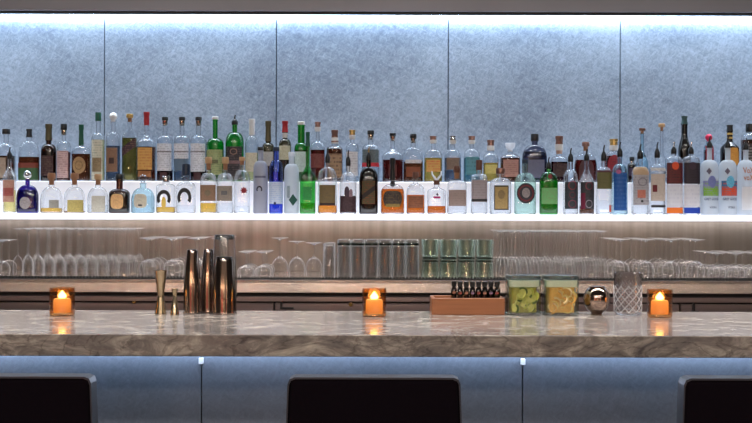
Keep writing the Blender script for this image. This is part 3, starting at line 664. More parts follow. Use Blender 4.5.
f(745.6, 17.8, 138, 172, 160, 5, ('pourer', 150, 5.5, 'black'), 'frosted bottle with orange lettering at the right end of the front row', g='frost', n=2.1, name='vodka_bottle', lb=[(745.6, 12, 187, 210, (232, 234, 238), (216, 218, 224), 'rect', 60, .2), (745.6, .023, 168, 174, (206, 120, 72), K0, 'T:VoX'), (745.6, .023, 175, 181, (206, 130, 84), K0, 'T:voX')])
# --- back row, left to right
b(6, 18, 129, 152, 143, 5, ('cap', 134, 8, 'black'), 'brown liquor bottle with dark cap, leftmost in the back row', liq=(156, 'brown'), lb=[(3, 11, 158, 178, (170, 150, 130), (90, 50, 40), 'rect')])
b(29, 21, 129, 155, 141, 5, ('foil', 137, 6, 'black'), 'broad round bottle with a green and rust band', liq=(157, 'darkamber'), d=.7, lb=[(29, 20, 168, 180, (60, 96, 60), (40, 70, 40), 'rect'), (29, 20, 163, 168, (128, 56, 40), (90, 40, 30), 'rect')])
b(48.5, 15, 124, 151, 144, 5.5, ('foil', 140, 7, 'olive'), 'dark red bottle with foiled neck in the back row', g='brown', liq=(152, 'red'), lb=[(48.5, 12, 156, 176, (60, 30, 34), (120, 100, 80), 'rect', 110)])
b(63.6, 13.5, 124, 147, 141, 4, ('cap', 130, 6.5, 'black'), 'slim clear bottle with a long pinkish white label', liq=(152, 'red'), lb=[(63.6, 11.5, 151, 178, (208, 176, 172), (110, 50, 50), 'rect', 110, .6)])
b(81, 19, 124.5, 152, 146, 4, ('foil', 145, 5, 'green'), 'amber bottle with a green neck and oval tan label', liq=(154, 'darkamber'), d=.75, lb=[(80.5, 13, 157, 174, (176, 140, 96), (90, 60, 30), 'oval'), (80.5, 8, 161, 170, (120, 96, 60), K0, 'ring')])
b(98, 13.5, 112.5, 140, 133, 4.5, ('cap', 121, 6, 'green'), 'tall pale bottle with a dark green cap beside the wall seam', liq=(140, 'pale'), n=2.2, lb=[(98, 11, 140, 180, (214, 210, 190), (120, 130, 110), 'rect', 90, .5), (98, 9, 158, 172, (150, 130, 96), (80, 60, 40), 'rect')])
b(113, 14.5, 112.5, 142, 132, 5, ('ball', 121, 8, 'white'), 'tall clear bottle with a white round stopper and brown label', liq=(146, 'steelblue'), lb=[(113, 11, 148, 172, (142, 106, 82), (80, 50, 40), 'rect'), (113, 5, 158, 164, (60, 34, 30), K0, 'rect')])
b(129.5, 15, 114, 138, 127, 4.5, ('cork', 121, 7, 'gold'), 'square bottle with a slanting dark label and gold stopper', liq=(138, 'olive'), n=4, shape='slope', name='whiskey_bottle', lb=[(129.5, 14, 143, 152, (54, 26, 40), (170, 130, 110), 'slash', 110, .4)])
b(146.3, 18.5, 112, 143, 134, 4, ('foil', 125, 6, 'red'), 'amber bottle with a red cap and orange label', liq=(147, 'darkamber'), shape='slope', name='whiskey_bottle', lb=[(146, 14.5, 148, 170, (214, 160, 84), (180, 80, 40), 'rect', 80, .5), (146, 13, 171, 177, (150, 96, 50), (90, 40, 24), 'rect')])
for x, lab, lb2, lq in ((164.8, 'white labelled bottle with black cap, first of three alike beside the red capped bottle', (144, 171), 'wine'), (181.8, 'white labelled bottle with black cap, middle of three alike, blue grey below', (144, 159), 'steelblue'), (198.3, 'white labelled bottle with black cap, last of three alike beside the green one', (144, 172), 'wine')):
    b(x, 16.3, 117, 141, 135, 4.5, ('cap', 120.5, 6.5, 'black'), lab, liq=(170, lq), n=2.1, name='whiskey_bottle', lb=[(x, 14.5, lb2[0], lb2[1], (222, 222, 228), (110, 110, 124), 'rect', 120, .5), (x, 14.6, 151.5, 152.5, (120, 110, 116), K0, 'rect')] + ([(x, 14.5, 159, 171, (96, 116, 134), (80, 100, 116), 'rect')] if lq == 'steelblue' else [(x, 7, 172.5, 180, (60, 20, 24), K0, 'rect')]))
b(215, 17.5, 116.5, 145, 138, 5, ('cap', 119.5, 6.5, 'white'), 'green bottle with a pale olive label and white cap', g='green', liq=(170, 'green'), n=2.1, name='whiskey_bottle', lb=[(215, 15.5, 150, 175, (158, 164, 112), (90, 110, 70), 'rect', 110), (215, 8, 160, 164, (110, 110, 70), K0, 'rect')])
b(234.5, 18.5, 115, 143, 132, 5, ('pourer', 124, 6.5, 'silver'), 'round green bottle with black label and silver pourer', g='green', liq=(176, 'green'), n=2.1, name='liqueur_bottle', lb=[(234.5, 15.5, 147, 180, (40, 34, 38), (120, 100, 100), 'rect', 100), (234.5, 12, 161, 164, (130, 96, 96), K0, 'rect'), (234.5, 7, 149, 155, (180, 140, 120), K0, 'ring')])
b(251.6, 13.5, 119, 146, 136, 4.5, ('foil', 135, 6.5, 'white'), 'clear bottle with a white neck seal and cream label', liq=(153, 'pale'), lb=[(251.6, 11.5, 153, 172, (206, 196, 170), (130, 120, 100), 'rect')])
b(268, 13, 121, 150, 143, 5, ('foil', 141, 6, 'olive'), 'olive necked bottle behind the frosted grey one', g='olive', liq=(152, 'olive'), lb=[(268, 11, 152, 166, (176, 172, 166), (120, 120, 110), 'rect')])
b(284.8, 12.5, 121, 146, 139, 5, ('foil', 132, 6.2, 'red'), 'olive bottle with a bright red capsule by the wall seam', g='olive', liq=(150, 'olive'), lb=[(284.8, 6, 133, 138, (230, 224, 220), K0, 'rect'), (284.8, 11, 146, 160, (196, 190, 160), (120, 110, 90), 'rect')])
b(301, 14, 121.5, 150, 143, 7, ('cap', 125, 7.5, 'white'), 'tall green bottle with white cap in the back row', g='green', liq=(150, 'green'), lb=[(301, 12.5, 152, 172, (200, 214, 206), (120, 150, 130), 'rect')])
b(317.5, 15, 122, 148, 141, 4, ('foil', 130, 6, 'copper'), 'clear necked bottle of dark red liquor with a copper capsule', liq=(150, 'red'), lb=[(317.5, 13, 154, 168, (104, 40, 40), (160, 110, 90), 'rect')])
b(334.6, 16.5, 130, 150, 146, 6, ('foil', 142, 7, 'copper'), 'bottle with a copper capsule and figured tan label', liq=(149, 'darkamber'), lb=[(334.6, 14.5, 154, 178, (156, 124, 94), (70, 40, 30), 'rect', 60, .7)])
b(352, 13, 130, 150, 143, 4, ('foil', 138, 6.5, 'gold'), 'slim clear bottle with pale label behind the peaked maroon label', liq=(154, 'water'), lb=[(352, 11.5, 152, 176, (214, 212, 214), (140, 130, 140), 'rect', 90, .4)])
b(370.5, 18, 130.5, 151, 144, 5, ('cap', 134.5, 7, 'black'), 'clear bottle with a red stripe behind the near black bottle', liq=(170, 'water'), lb=[(370.5, 16, 150, 163, (80, 90, 92), (130, 140, 140), 'rect'), (370.5, 17, 163, 167, (206, 46, 60), K0, 'rect')])
b(392.5, 21, 133, 156, 148, 4.5, ('cap', 136, 6.5, 'black'), 'clear shouldered bottle of deep red liquor behind the neck medal', liq=(160, 'red'), d=.75, shape='slope', name='whiskey_bottle', lb=[(392.5, 8, 165, 176, (90, 30, 26), (60, 20, 20), 'rect')])
b(413, 20, 134, 158, 147, 5, ('cap', 138, 6.8, 'black'), 'domed bottle of brown amber liquor with a white neck band', liq=(162, 'darkamber'), d=.75, name='whiskey_bottle', lb=[(413, 16, 160, 163.5, (222, 220, 222), K0, 'rect'), (413, 14, 167, 177, (130, 66, 34), (90, 40, 20), 'rect')])
b(433, 18.5, 136, 158, 149, 4.5, ('foil', 142, 7, 'copper'), 'domed bottle of golden liquor with an orange label', liq=(158, 'gold'), d=.8, name='rum_bottle', lb=[(433, 14, 160, 172, (206, 156, 84), (200, 70, 50), 'rect', 90, .6)])
b(452.5, 17, 136, 157, 149, 4.5, ('foil', 142.5, 7, 'silver'), 'domed bottle with a brown label just right of the wall seam', liq=(158, 'steelblue'), d=.8, lb=[(452.5, 13, 158, 170, (130, 108, 92), (80, 60, 50), 'rect')])
b(471.6, 16.5, 136, 157, 149, 4.5, ('foil', 142.5, 7, 'copper'), 'domed bottle with a teal label', liq=(158, 'teal'), d=.8, lb=[(471.6, 13, 157, 175, (84, 140, 150), (50, 96, 110), 'rect', 60, .5)])
b(490.5, 15.5, 140, 160, 153, 6, ('foil', 149, 7.5, 'copper'), 'small bottle of yellow liquor with a copper capsule', liq=(163, 'gold'), lb=[(490.5, 12, 165, 174, (206, 190, 110), (150, 120, 60), 'rect')])
b(510, 20, 143, 159, 154, 5, ('bowl', 151, 10.5, 'whiteglass'), 'squat decanter with a wide white glass stopper', liq=(158, 'darkamber'), n=3, d=.8, name='decanter', lb=[(510, 15, 160, 177, (176, 130, 118), (110, 70, 60), 'rect', 110, .5)])
b(534.5, 25, 134, 158, 145, 6, ('cap', 141, 8, 'black'), 'large domed smoky grey flask with black cap', g='smoke', liq=(152, 'grey'), n=2.6, d=.55, lb=[(534.5, 18, 160, 178, (104, 104, 124), (80, 80, 100), 'rect')])
b(559, 17.5, 136, 161, 156, 6, ('foil', 149, 8, 'copper'), 'dark brown liquor bottle with a ringed copper capsule', liq=(162, 'wine'), lb=[(559, 6, 150, 154, (200, 160, 140), K0, 'rect'), (559, 14, 164, 177, (50, 28, 30), (120, 90, 80), 'rect')])
b(585.5, 23, 142, 167, 153, 5, ('cork', 150, 7.5, 'copper'), 'wide arched flask of dark red liquor with wooden stopper', liq=(160, 'red'), n=2.6, d=.5, lb=[(585.5, 15, 159, 180, (64, 30, 34), (110, 50, 50), 'arch')])
b(613.5, 17, 139, 160, 151, 6, ('foil', 149, 8.5, 'gold'), 'round dark red bottle with a gold and white capsule', liq=(156, 'red'), d=.8, lb=[(613, 13, 155, 175, (140, 24, 40), (70, 10, 20), 'oval', 90, .5)])
b(631.8, 9, 157, 166, 163, 3.5, ('cap', 161, 5, 'black'), 'small dark purple bottle between the blue and the sand banded ones', g='dark', liq=(166, 'wine'), lb=[(631.8, 7, 168, 176, (50, 30, 60), K0, 'rect')], D=4.94)
b(642, 12, 128, 164, 150, 3.5, ('cork', 133, 6.5, 'brown'), 'tall necked pale bottle with a brown stopper', g='pale', liq=(158, 'clear'), shape='slope', lb=[(645.5, 5, 154, 157, (24, 40, 46), K0, 'oval')])
b(661.5, 15, 123.5, 168, 152, 3, ('cork', 130, 6.5, 'wood'), 'long slender necked clear bottle with a cork, behind the dark red square', liq=(165, 'clear'), shape='slope', lb=[(661.5, 10, 170, 178, (220, 214, 214), (150, 140, 140), 'rect')])
b(684.2, 12, 116, 150, 134, 6, ('foil', 124, 6.2, 'darkfoil'), 'tallest dark green bottle, plain, right of the last wall seam', g='darkgreen', liq=(140, 'steelblue'), shape='slope', name='wine_bottle', lb=[(684.2, 10, 160, 176, (60, 64, 70), (90, 90, 100), 'rect')])
b(708.5, 10, 134, 152, 144, 4.5, ('ball', 141, 8, 'pinkred'), 'slim bottle with a crimson ball cap behind the violet fruit label', g='pale', liq=(150, 'red'), lb=[(708.5, 8, 146, 160, (150, 16, 34), (90, 0, 16), 'rect')])
b(729.5, 18, 125, 149, 140, 5.5, ('foil', 131, 6.5, 'black'), 'dark brown bottle with gold neck bands and an orange label', g='dark', liq=(150, 'red'), shape='slope', lb=[(731, 11, 148, 166, (214, 150, 60), (160, 70, 40), 'round'), (729.5, 5.8, 133, 135, (216, 180, 100), K0, 'rect'), (729.5, 5.8, 137, 139, (216, 180, 100), K0, 'rect')])
b(750, 18, 124, 141, 133, 8, ('cap', 132, 9, 'black'), 'broad bottle with big black cap and black label at the right edge', n=2.6, liq=(140, 'brown'), lb=[(750, 15, 144, 170, (44, 38, 38), (190, 180, 170), 'rect', 80, .5)])

# ------------------------------------------------------------------ upturned glassware on the back bar
def realglass(name, col, see=.15, rough=0.0):
    m, nt, out = newmat(name); L = nt.links.new
    g = N(nt, 'ShaderNodeBsdfGlass'); g.inputs['IOR'].default_value = 1.5; g.inputs['Color'].default_value = col; g.inputs['Roughness'].default_value = rough
    t = N(nt, 'ShaderNodeBsdfTransparent'); x = N(nt, 'ShaderNodeMixShader'); x.inputs[0].default_value = see
    L(g.outputs[0], x.inputs[1]); L(t.outputs[0], x.inputs[2]); L(x.outputs[0], out.inputs[0]); return m
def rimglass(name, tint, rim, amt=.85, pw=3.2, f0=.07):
    """thin polished glass with milky white painted on its curved edges in place of refracted light"""
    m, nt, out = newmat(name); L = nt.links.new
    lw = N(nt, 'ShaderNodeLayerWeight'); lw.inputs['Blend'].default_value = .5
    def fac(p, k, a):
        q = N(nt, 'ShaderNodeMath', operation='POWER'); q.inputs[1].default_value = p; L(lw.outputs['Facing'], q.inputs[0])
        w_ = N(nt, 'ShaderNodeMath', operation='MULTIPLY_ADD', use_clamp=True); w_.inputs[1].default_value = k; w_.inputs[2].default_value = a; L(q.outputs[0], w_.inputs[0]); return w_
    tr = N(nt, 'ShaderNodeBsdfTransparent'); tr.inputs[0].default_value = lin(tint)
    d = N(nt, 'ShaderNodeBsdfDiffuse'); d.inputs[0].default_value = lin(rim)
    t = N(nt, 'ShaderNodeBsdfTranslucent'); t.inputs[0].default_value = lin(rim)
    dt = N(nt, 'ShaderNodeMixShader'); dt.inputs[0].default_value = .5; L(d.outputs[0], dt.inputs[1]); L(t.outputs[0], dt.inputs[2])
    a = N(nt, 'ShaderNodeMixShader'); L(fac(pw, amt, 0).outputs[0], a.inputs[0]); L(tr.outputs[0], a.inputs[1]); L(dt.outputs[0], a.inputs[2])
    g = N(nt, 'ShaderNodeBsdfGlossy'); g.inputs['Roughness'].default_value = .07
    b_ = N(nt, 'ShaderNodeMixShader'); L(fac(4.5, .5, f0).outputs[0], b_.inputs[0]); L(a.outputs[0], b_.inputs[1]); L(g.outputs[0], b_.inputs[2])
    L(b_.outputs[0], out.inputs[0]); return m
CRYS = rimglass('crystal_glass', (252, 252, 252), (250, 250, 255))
STEM = thin('stemware_glass', (250, 250, 250), (178, 176, 176), rough=.12, f0=.10, boost=1.1)
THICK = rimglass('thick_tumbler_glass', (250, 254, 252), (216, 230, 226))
THICK0 = thin('thick_glass_foot', (200, 214, 210), (30, 46, 46), rough=.06, f0=.16)
def stemware(name, h, rr, rm, hb, foot, lab, cat, group):
    t = thing(name, (0, 0, GZ), lab, cat, group)
    pr = [(rr, 0), (rr + (rm - rr) * .6, hb * .2), (rm, hb * .45), (rm * .96, hb * .62), (rm * .8, hb * .8), (rm * .5, hb * .93), (rm * .2, hb * .985), (.0045, hb * 1.03), (.0036, hb * 1.1), (.0034, h * .86), (.0042, h - .011), (foot * .3, h - .005), (foot * .7, h - .0025), (foot, h - .0015), (foot, h), (.001, h)]
    MB().lathe(pr, 24).build('bowl', STEM, t)
    return t
# split so that the foot and stem are parts
def stemware(name, h, rr, rm, hb, foot, lab, cat, group):
    t = thing(name, (0, 0, GZ), lab, cat, group)
    op = [(rr, 0), (rr + (rm - rr) * .6, hb * .2), (rm, hb * .45), (rm * .96, hb * .62), (rm * .8, hb * .8), (rm * .5, hb * .93), (rm * .2, hb * .985), (.0045, hb * 1.03)]
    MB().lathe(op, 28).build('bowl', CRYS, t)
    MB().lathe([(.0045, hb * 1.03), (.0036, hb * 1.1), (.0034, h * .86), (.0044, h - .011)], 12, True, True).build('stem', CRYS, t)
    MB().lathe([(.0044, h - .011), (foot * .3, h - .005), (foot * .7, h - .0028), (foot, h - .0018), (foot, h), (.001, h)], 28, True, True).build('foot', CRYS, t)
    return t
def place(proto, spots, labs=None, scale=None):
    for i, (x, y) in enumerate(spots):
        o = proto if i == 0 else dup(proto, (0, 0, 0))
        o.location = (x, y, GZ)
        if scale: o.scale = scale
        if labs: o['label'] = labs[i]
def block(pxl, pxr, cols, ys, stagger=True):
    out = []
    for j, y in enumerate(ys):
        D0 = 4.49
        xa, xb = X(pxl, D0), X(pxr, D0); p = (xb - xa) / (cols - 1)
        for i in range(cols):
            out.append((xa + i * p + (p * .5 if stagger and j % 2 else 0) + 0, y))
    return out
ys6 = [4.465 + .062 * k for k in range(5)]
pf = stemware('cocktail_glass', .197, .0185, .0203, .088, .0203, 'small upturned stem glass in the dense left block on the bar mat', 'glass', 'upturned stem glasses in the left block')
place(pf, block(20, 126, 11, ys6))
pf2 = stemware('cocktail_glass', .193, .0185, .0203, .086, .0203, 'small upturned stem glass in the dense block behind the fruit jars', 'glass', 'upturned stem glasses behind the jars')
place(pf2, block(500, 599, 10, ys6))
pw = stemware('wine_glass', .160, .030, .0345, .072, .0355, 'upturned wine glass on the bar mat behind the jiggers and shakers', 'glass', 'upturned wine glasses behind the shakers')
place(pw, [(X(px, 4.49), 4.49 + .085 * j) for px in (148, 172, 196, 220) for j in range(4)])
pw2 = stemware('wine_glass', .160, .030, .0345, .072, .0355, 'upturned wine glass on the bar mat behind the cut mixing glass and right candle', 'glass', 'upturned wine glasses at right')
place(pw2, [(X(px, 4.49), 4.49 + .085 * j) for px in (621, 646, 671, 696) for j in range(4)])
pc = stemware('coupe_glass', .105, .028, .034, .050, .031, 'low upturned coupe right of the glass topped shaker', 'glass', 'low upturned coupes')
place(pc, [(X(px, 4.49), 4.49 + .08 * j) for px in (246, 263) for j in range(3)])
pc2 = stemware('coupe_glass', .106, .030, .036, .052, .031, 'low upturned coupe on the mat at the right end of the back bar', 'glass', 'low upturned coupes at right')
place(pc2, [(X(px, 4.49), 4.49 + .08 * j) for px in (717, 736, 755, 774) for j in range(4)])
pl = stemware('wine_glass', .150, .028, .033, .066, .033, 'upturned wine glass at the left end of the back bar', 'glass', 'upturned wine glasses at the left end')
place(pl, [(X(px, 4.48), 4.48 + .085 * j) for px in (-37, -17, 2) for j in range(2)])
for px, h, lab in ((280, .162, 'tallest of three wide footed upturned glasses, beside the low coupes'), (297, .148, 'middle of three wide footed upturned glasses'), (314, .142, 'shortest of three wide footed upturned glasses, beside the highballs')):
    g = stemware('wine_glass', h, .030, .0335, .084, .034, lab, 'glass', 'three wide footed upturned glasses')
    g.location = (X(px, 4.5), 4.5, GZ)
DARKB = realglass('refraction_band', (.40, .50, .49, 1), .2)  # dark tint paints the line that refraction draws in a thick base
def tumbler(name, h, r0, r1, lab, group, base=.014, up=False):
    t = thing(name, (0, 0, GZ), lab, 'glass', group); w = .0014
    o = [(r0 * .94, 0), (r0, .002), (r0 + .1 * (r1 - r0), base), (r1, h - .0006), (r1 - w * .5, h), (r1 - w, h - .0006), (r0 - w, base + .004), (r0 * .8, base), (.0005, base)]
    if not up: o = [(a, h - z) for a, z in o]
    zb_ = (.003, .0075) if up else ((h - .0105, h - .006) if 'rocks' in name else (h - .022, h - .0145))
    if up or name != 'collins_glass': MB().lathe([(r0 + .0003, zb_[0]), (r0 + .0004, zb_[1])], 28, True, True).build('base', DARKB, t)
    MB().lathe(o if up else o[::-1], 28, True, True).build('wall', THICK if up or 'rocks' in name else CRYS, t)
    return t
ph = tumbler('highball_glass', .155, .0262, .027, 'upturned highball with a thick glass base in the middle of the back bar', 'upturned highballs', .026)
place(ph, [(X(px, 4.465), 4.465 + .06 * j) for px in (344, 357.8, 371.5, 385.2, 399, 412.7) for j in range(3)])
ph2 = tumbler('collins_glass', .14, .0225, .025, 'slim upturned glass left of the row of highballs', 'slim upturned glasses', .01)
place(ph2, [(X(px, 4.465), 4.465 + .07 * j) for px in (329,) for j in range(3)])
pt = tumbler('rocks_glass', .076, .031, .0345, 'upturned green tinted tumbler, lower layer behind the bitters bottles', 'lower tumblers', .012)
pu = tumbler('rocks_glass', .079, .031, .0345, 'upright green tinted tumbler stacked on top behind the bitters bottles', 'upper tumblers', .012, True)
spots = [(X(px, 4.48), 4.48 + .075 * j) for px in (430.6, 448.8, 467, 485.2) for j in range(2)]
place(pt, spots); place(pu, spots)
for o in COL.objects:
    if o.get('group') == 'upper tumblers': o.location.z = GZ + .0765

# ------------------------------------------------------------------ things on the counter
TZ = CT + .0005
BRASSY = plain('brushed_brass_steel', (184, 166, 138), .22, 1)
COPSTEEL = plain('polished_shaker_steel', (178, 166, 160), .1, 1)
def jigger(px, D, y0, ym, r0, rm, r1, lab):
    h = Z(y0, D) - TZ; hm = Z(ym, D) - TZ; s = D / F
    t = thing('jigger', (X(px, D), D, TZ), lab, 'jigger')
    MB().lathe([(r1 * s, 0), (rm * s, hm - .001), (rm * s * .8, hm)], 28, False, True).build('small_cup', BRASSY, t)
    MB().lathe([(rm * s * .8, hm), (rm * s, hm + .001), (r0 * s * .92, h - .006), (r0 * s, h), (r0 * s - .0015, h), (rm * s * .8, hm + .006)], 28, False, True).build('large_cup', BRASSY, t)
jigger(161, 3.14, 271, 297, 6.4, 3.2, 6.0, 'tall brass coloured jigger left of the shaker tins')
jigger(175, 3.12, 289, 296, 3.2, 1.8, 4.6, 'short brass coloured jigger between the tall jigger and the shakers')
def tin(px, D, y0, rt, rb, lab, name='shaker_tin'):
    s = D / F; h = Z(y0, D) - TZ
    t = thing(name, (X(px, D), D, TZ), lab, 'cocktail shaker')
    MB().lathe([(rb * s - .0015, 0), (rb * s, .0005), (rb * s * .985, .006), (rb * s * .965, h * .38), (rt * s * 1.06, h - .012), (rt * s, h - .004), (rt * s * .93, h), (.0005, h - .0015)], 36).build('cup', COPSTEEL, t)
    MB().lathe([(rb * s + .0004, .001), (rb * s + .001, .0025), (rb * s + .0004, .005)], 36).build('rim', COPSTEEL, t)
    return t
tin(192.5, 3.16, 250, 5.6, 9.0, 'upturned steel shaker tin, left of the pair')
tin(203.6, 3.105, 251, 5.4, 8.6, 'upturned steel shaker tin, right of the pair').location.y = 3.20
tin(224.5, 3.15, 257, 8.6, 12.4, 'upturned steel shaker tin under a mixing glass')
s = 3.15 / F
t = thing('pint_mixing_glass', (X(224.5, 3.15), 3.15, TZ + .045), 'clear glass upended over the right shaker tin', 'glass')
h = Z(235, 3.15) - TZ - .045
PG = thin('pint_glass', (236, 238, 238), (70, 70, 74), f0=.08, boost=1.2)
MB().lathe([(13.2 * s, 0), (13.2 * s, .003), (10.4 * s, h - .008), (9.6 * s, h)], 32, False, False).build('wall', PG, t)
MB().lathe([(9.0 * s, h - .014), (9.9 * s, h - .013), (9.6 * s, h - .001), (9 * s, h)], 32, True, True).build('base', thin('pint_base', (210, 216, 220), (40, 46, 52), f0=.2), t)

# votive candles
AMBG = thin('amber_votive_glass', (255, 224, 176), (176, 84, 34), f0=.06)
WAX = None
def wax():
    m, nt, out = newmat('candle_wax'); L = nt.links.new
    d = N(nt, 'ShaderNodeBsdfDiffuse'); d.inputs[0].default_value = lin((255, 246, 228))
    t = N(nt, 'ShaderNodeBsdfTranslucent'); t.inputs[0].default_value = lin((255, 236, 205))
    a = N(nt, 'ShaderNodeMixShader'); a.inputs[0].default_value = .5; L(d.outputs[0], a.inputs[1]); L(t.outputs[0], a.inputs[2]); L(a.outputs[0], out.inputs[0]); return m
WAX = wax(); FLAME = emit('flame', (255, 226, 170), 14)
for px, where in ((62.5, 'left'), (374.5, 'central'), (660, 'right')):
    D = 3.085; s = D / F; x = X(px, D); R = 12 * s; H = 27.5 * s
    lw = {'left': 'amber glass votive holder below the purple flask, left end of the counter', 'central': 'amber glass votive holder alone in the middle of the counter', 'right': 'amber glass votive holder right of the cut mixing glass'}[where]
    t = thing('votive_holder', (x, D, TZ), lw, 'candle holder', 'amber votive holders')
    MB().sup([(0, R * .9, R * .9, 2.6), (.002, R * .97, R * .97, 2.6), (.005, R, R, 2.6), (H, R, R, 2.6), (H, R - .003, R - .003, 2.6), (.008, R - .003, R - .003, 2.6)], 36, True, True).build('cup', AMBG, t)
    c = thing('candle', (x, D, TZ + .0085), 'lit cream wax candle inside the %s amber holder' % where, 'candle', 'lit candles')
    MB().lathe([(R * .68, 0), (R * .72, .002), (R * .72, .033), (R * .64, .038), (R * .4, .040), (R * .2, .038)], 28, True, True).build('wax', WAX, c)
    MB().tube([(0, 0, .034), (0, 0, .041)], .0008, 6).build('wick', BLACK, c)
    MB().lathe([(.001, .0385), (.009, .0405), (.0115, .045), (.0085, .051), (.0035, .057), (.0004, .061)], 14).build('flame', FLAME, c)
    l = bpy.data.lights.new('candle_glow', 'POINT'); l.energy = 3.2; l.color = (1, .82, .58); l.shadow_soft_size = .006
    o = bpy.data.objects.new('candle_glow', l); COL.objects.link(o); o.location = (x, D, TZ + .0085 + .050)

# bitters box
D = 3.13; bx0, bx1 = X(432, D - .0), X(505, D)
WOOD = wood_mat('warm_wood', (124, 74, 44), (168, 108, 70))
zh = Z(298, D) - TZ
t = thing('bottle_caddy', ((bx0 + bx1) / 2, D, TZ), 'low reddish wooden box holding little dark bottles on the counter', 'wooden box')
hw = (bx1 - bx0) / 2
MB().box(-hw, hw, 0, .010, 0, zh, .001).build('front_board', WOOD, t, False)
MB().box(-hw, hw, .10, .11, 0, zh, .001).build('back_board', WOOD, t, False)
MB().box(-hw, -hw + .01, .0102, .0998, 0, zh, .001).build('end_board', WOOD, t, False)
MB().box(hw - .01, hw, .0102, .0998, 0, zh, .001).build('end_board', WOOD, t, False)
MB().box(-hw + .0102, hw - .0102, .0102, .0998, 0, .008).build('floor_board', WOOD, t, False)
def dropper(x, y, lab, i):
    t = thing('bitters_bottle', (x, y, TZ + .0085), lab, 'bottle', 'little dark bottles in the wooden box')
    r = .0083
    MB().lathe([(r * .9, 0), (r, .002), (r, .056), (r * .85, .063), (r * .45, .068), (r * .42, .074)], 16, True, True).build('body', thin('dark_amber_glass', (84, 34, 24), (16, 6, 8), f0=.1), t)
    MB().lathe([(r - .001, .003), (r - .001, .050)], 14, True, True).build('liquid', plain('dark_liquid', (30, 8, 10), .2), t)
    MB().lathe([(r * .78, .069), (r * .84, .0705), (r * .84, .083), (r * .7, .084)], 14, True, True).build('cap', BLACK, t)
    V, Fc = grid2d(.009, .007, 'round'); mb = MB()
    for a, c in V: mb.v.append((a, -(r + .0005) * math.sqrt(max(0, 1 - (a / (r + .0003)) ** 2)), c + .052))
    mb.f = Fc; mb.build('label', paper(((150, 70, 60), (176, 120, 96), (140, 110, 140))[i % 3], (60, 20, 20)), t)
xsb = [460.3, 466.5, 472.7, 478.7, 484.8, 490.9, 497]
for i, px in enumerate(xsb):
    dropper(X(px, D + .025), D + .025, 'tiny dark bitters bottle in the front row of the wooden box', i)
for i in range(8):
    dropper(X(454.2 + i * 6.2, D + .05), D + .05, 'tiny dark bitters bottle in the second row of the wooden box', i + 1)

# fruit jars
JG = thin('jar_glass', (252, 254, 252), (110, 150, 140), f0=.07)
def fruit(i, kind, cx, cy, R, zlo, zhi, grp, lab):
    mats = {'lime': [plain('lime_rind', (84, 104, 34), .4), plain('lime_flesh', (206, 204, 110), .35, noise=.3, nscale=90), plain('lime_light', (186, 190, 80), .4)],
            'citrus': [plain('orange_peel', (232, 176, 84), .45, noise=.2, nscale=90), plain('lemon_peel', (240, 212, 130), .45, noise=.2, nscale=90), plain('pith', (232, 206, 150), .5)]}[kind]
    a = random.uniform(0, 2 * PI)
    x = cx + random.uniform(-1, 1) * (R - .017); y = cy + random.uniform(-1, 1) * (R - .017)
    if i < 24: y = cy - R + random.uniform(.004, .009); x = cx + (((i * 5) % 24) / 11.5 - 1) * (R - .015); a = random.uniform(-.5, .5)
    z = zlo + .012 + (zhi - zlo - .024) * ((i * .618) % 1)
    mb = MB(); Rr = random.uniform(.0125, .0165)
    # a curled wedge / slice: arc strip with thickness
    arc = random.uniform(2.0, 4.2); K = 12; th = .0035 if kind == 'citrus' else .005; wd = .009 if kind == 'citrus' else .004
    prev = None
    for k in range(K + 1):
        q = arc * (k / K - .5)
        r0, r1 = (Rr - th, Rr)
        c, sn = math.cos(q), math.sin(q)
        ring = mb.ring([(r0 * c, -wd / 2, r0 * sn), (r1 * c, -wd / 2, r1 * sn), (r1 * c, wd / 2, r1 * sn), (r0 * c, wd / 2, r0 * sn)])
        if prev: mb.bridge(prev, ring)
        else: mb.f.append(tuple(reversed(ring)))
        prev = ring
    mb.f.append(tuple(prev))
    o = mb.build('citrus_peel' if kind == 'citrus' else 'lime_slice', mats[i % 3])
    o.location = (x, y, z); o.rotation_euler = (random.uniform(-.5, .5), a, random.uniform(-.6, .6))
    tag(o, lab, 'fruit', grp)
    if kind == 'lime':
        d = MB().tube([(0, -.0015, 0), (0, .0015, 0)], Rr - th - .0006, 18).build('flesh', mats[1], o)
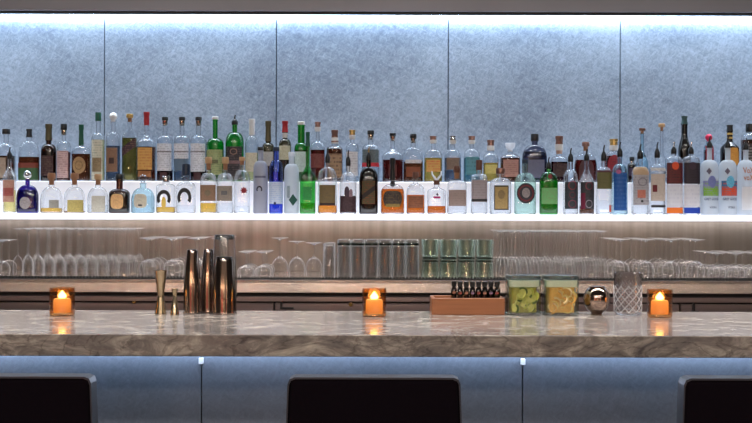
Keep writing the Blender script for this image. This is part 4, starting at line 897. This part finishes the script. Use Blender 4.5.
def jar(px, w, kind, lab):
    D = 3.16; s = D / F; R = w * s / 2; x = X(px, D); H = Z(279, D) - TZ; HL = Z(274.5, D) - TZ
    t = thing('glass_jar', (x, D, TZ), lab, 'jar', 'square fruit jars')
    MB().sup([(0, R * .94, R * .94, 6), (.003, R, R, 6), (H, R, R, 6), (H, R - .0025, R - .0025, 6), (.007, R - .0025, R - .0025, 6)], 40, True, True).build('wall', JG, t)
    l = MB().sup([(H + .0006, R * .93, R * .93, 6), (H + .003, R * .98, R * .98, 6), (HL, R * .98, R * .98, 6), (HL + .002, R * .9, R * .9, 6)], 40, True, True).build('lid', thin('jar_lid_glass', (206, 222, 220), (50, 76, 78), f0=.16), t)
    MB().sup([(Z(285.5, D) - TZ, R - .005, R - .005, 5), (H - .001, R - .004, R - .004, 5)], 32, True, True).build('lid_plug', frosted('lid_plug_glass', (255, 252, 236), .05), l)
    for i in range(32):
        fruit(i, kind, x, D, R - .004, TZ + .007, Z(286, D), 'lime slices in the left jar' if kind == 'lime' else 'citrus peels in the right jar',
              'green lime slice packed inside the left square jar' if kind == 'lime' else 'orange yellow citrus peel packed inside the right square jar')
    c = {'lime': (164, 160, 70), 'citrus': (228, 178, 92)}[kind]
    MB().sup([(.008, R - .011, R - .011, 5), (Z(286.5, D) - TZ, R - .011, R - .011, 5)], 32, True, True).build('packed_juice', plain('juice_' + kind, c, .4, noise=.3, nscale=60), t)
jar(523, 33.5, 'lime', 'square lidded glass jar of green lime slices beside the wooden box')
jar(560.2, 34, 'citrus', 'square lidded glass jar of orange citrus peel beside the round metal pot')

# round metal sugar pot
D = 3.16; s = D / F; R = 13.4 * s
t = thing('metal_pot', (X(597, D), D, TZ), 'small round mirror polished metal pot between the citrus jar and cut glass', 'pot'); t.scale = (1, 1, 1.1)
cz = Z(313, D) - TZ + R + .0022
pr = [(R * .42, 0), (R * .42, .002)] + [(R * math.sin(a), R + .001 - R * math.cos(a)) for a in [PI * (.16 + .66 * k / 16) for k in range(17)]]
MB().lathe(pr + [(R * math.sin(PI * .82) - .002, R + .001 - R * math.cos(PI * .82)), (R * .4, R * 1.3)], 36, True, True).build('bowl', plain('polished_pot', (176, 156, 144), .05, 1), t)
MB().lathe([(R * .57, R * 1.845), (R * .6, R * 1.86), (R * .6, R * 1.90), (R * .5, R * 1.92), (.001, R * 1.93)], 30, True).build('lid', plain('polished_pot', (176, 156, 144), .05, 1), t)

# cut crystal mixing glass
D = 3.16; s = D / F; R = 14.2 * s; H = Z(271.5, D) - TZ
t = thing('mixing_glass', (X(628, D), D, TZ), 'cut crystal mixing glass with diamond pattern left of the right candle', 'mixing glass')
MB().lathe([(.0005, 0), (R * .9, 0), (R * .93, .003), (R * .96, H * .1), (R * .96, H * .95), (R * .98, H - .001), (R * .96, H), (R * .90, H * .97), (R * .89, .016), (.0005, .014)], 48, True, True).build('wall', realglass('cut_crystal', (.96, .96, .97, 1), .35), t)
lat = MB()
for k in range(11):
    for sg in (-1, 1):
        pts = []
        for q in range(19):
            z = H * (.07 + .62 * q / 18); a = 2 * PI * k / 11 + sg * q / 18 * 1.75
            pts.append((R * .972 * math.cos(a), R * .972 * math.sin(a), z))
        lat.tube(pts, .0010, 5)
lat.build('cut_pattern', frosted('cut_edges', (240, 240, 244), .15, .2), t)
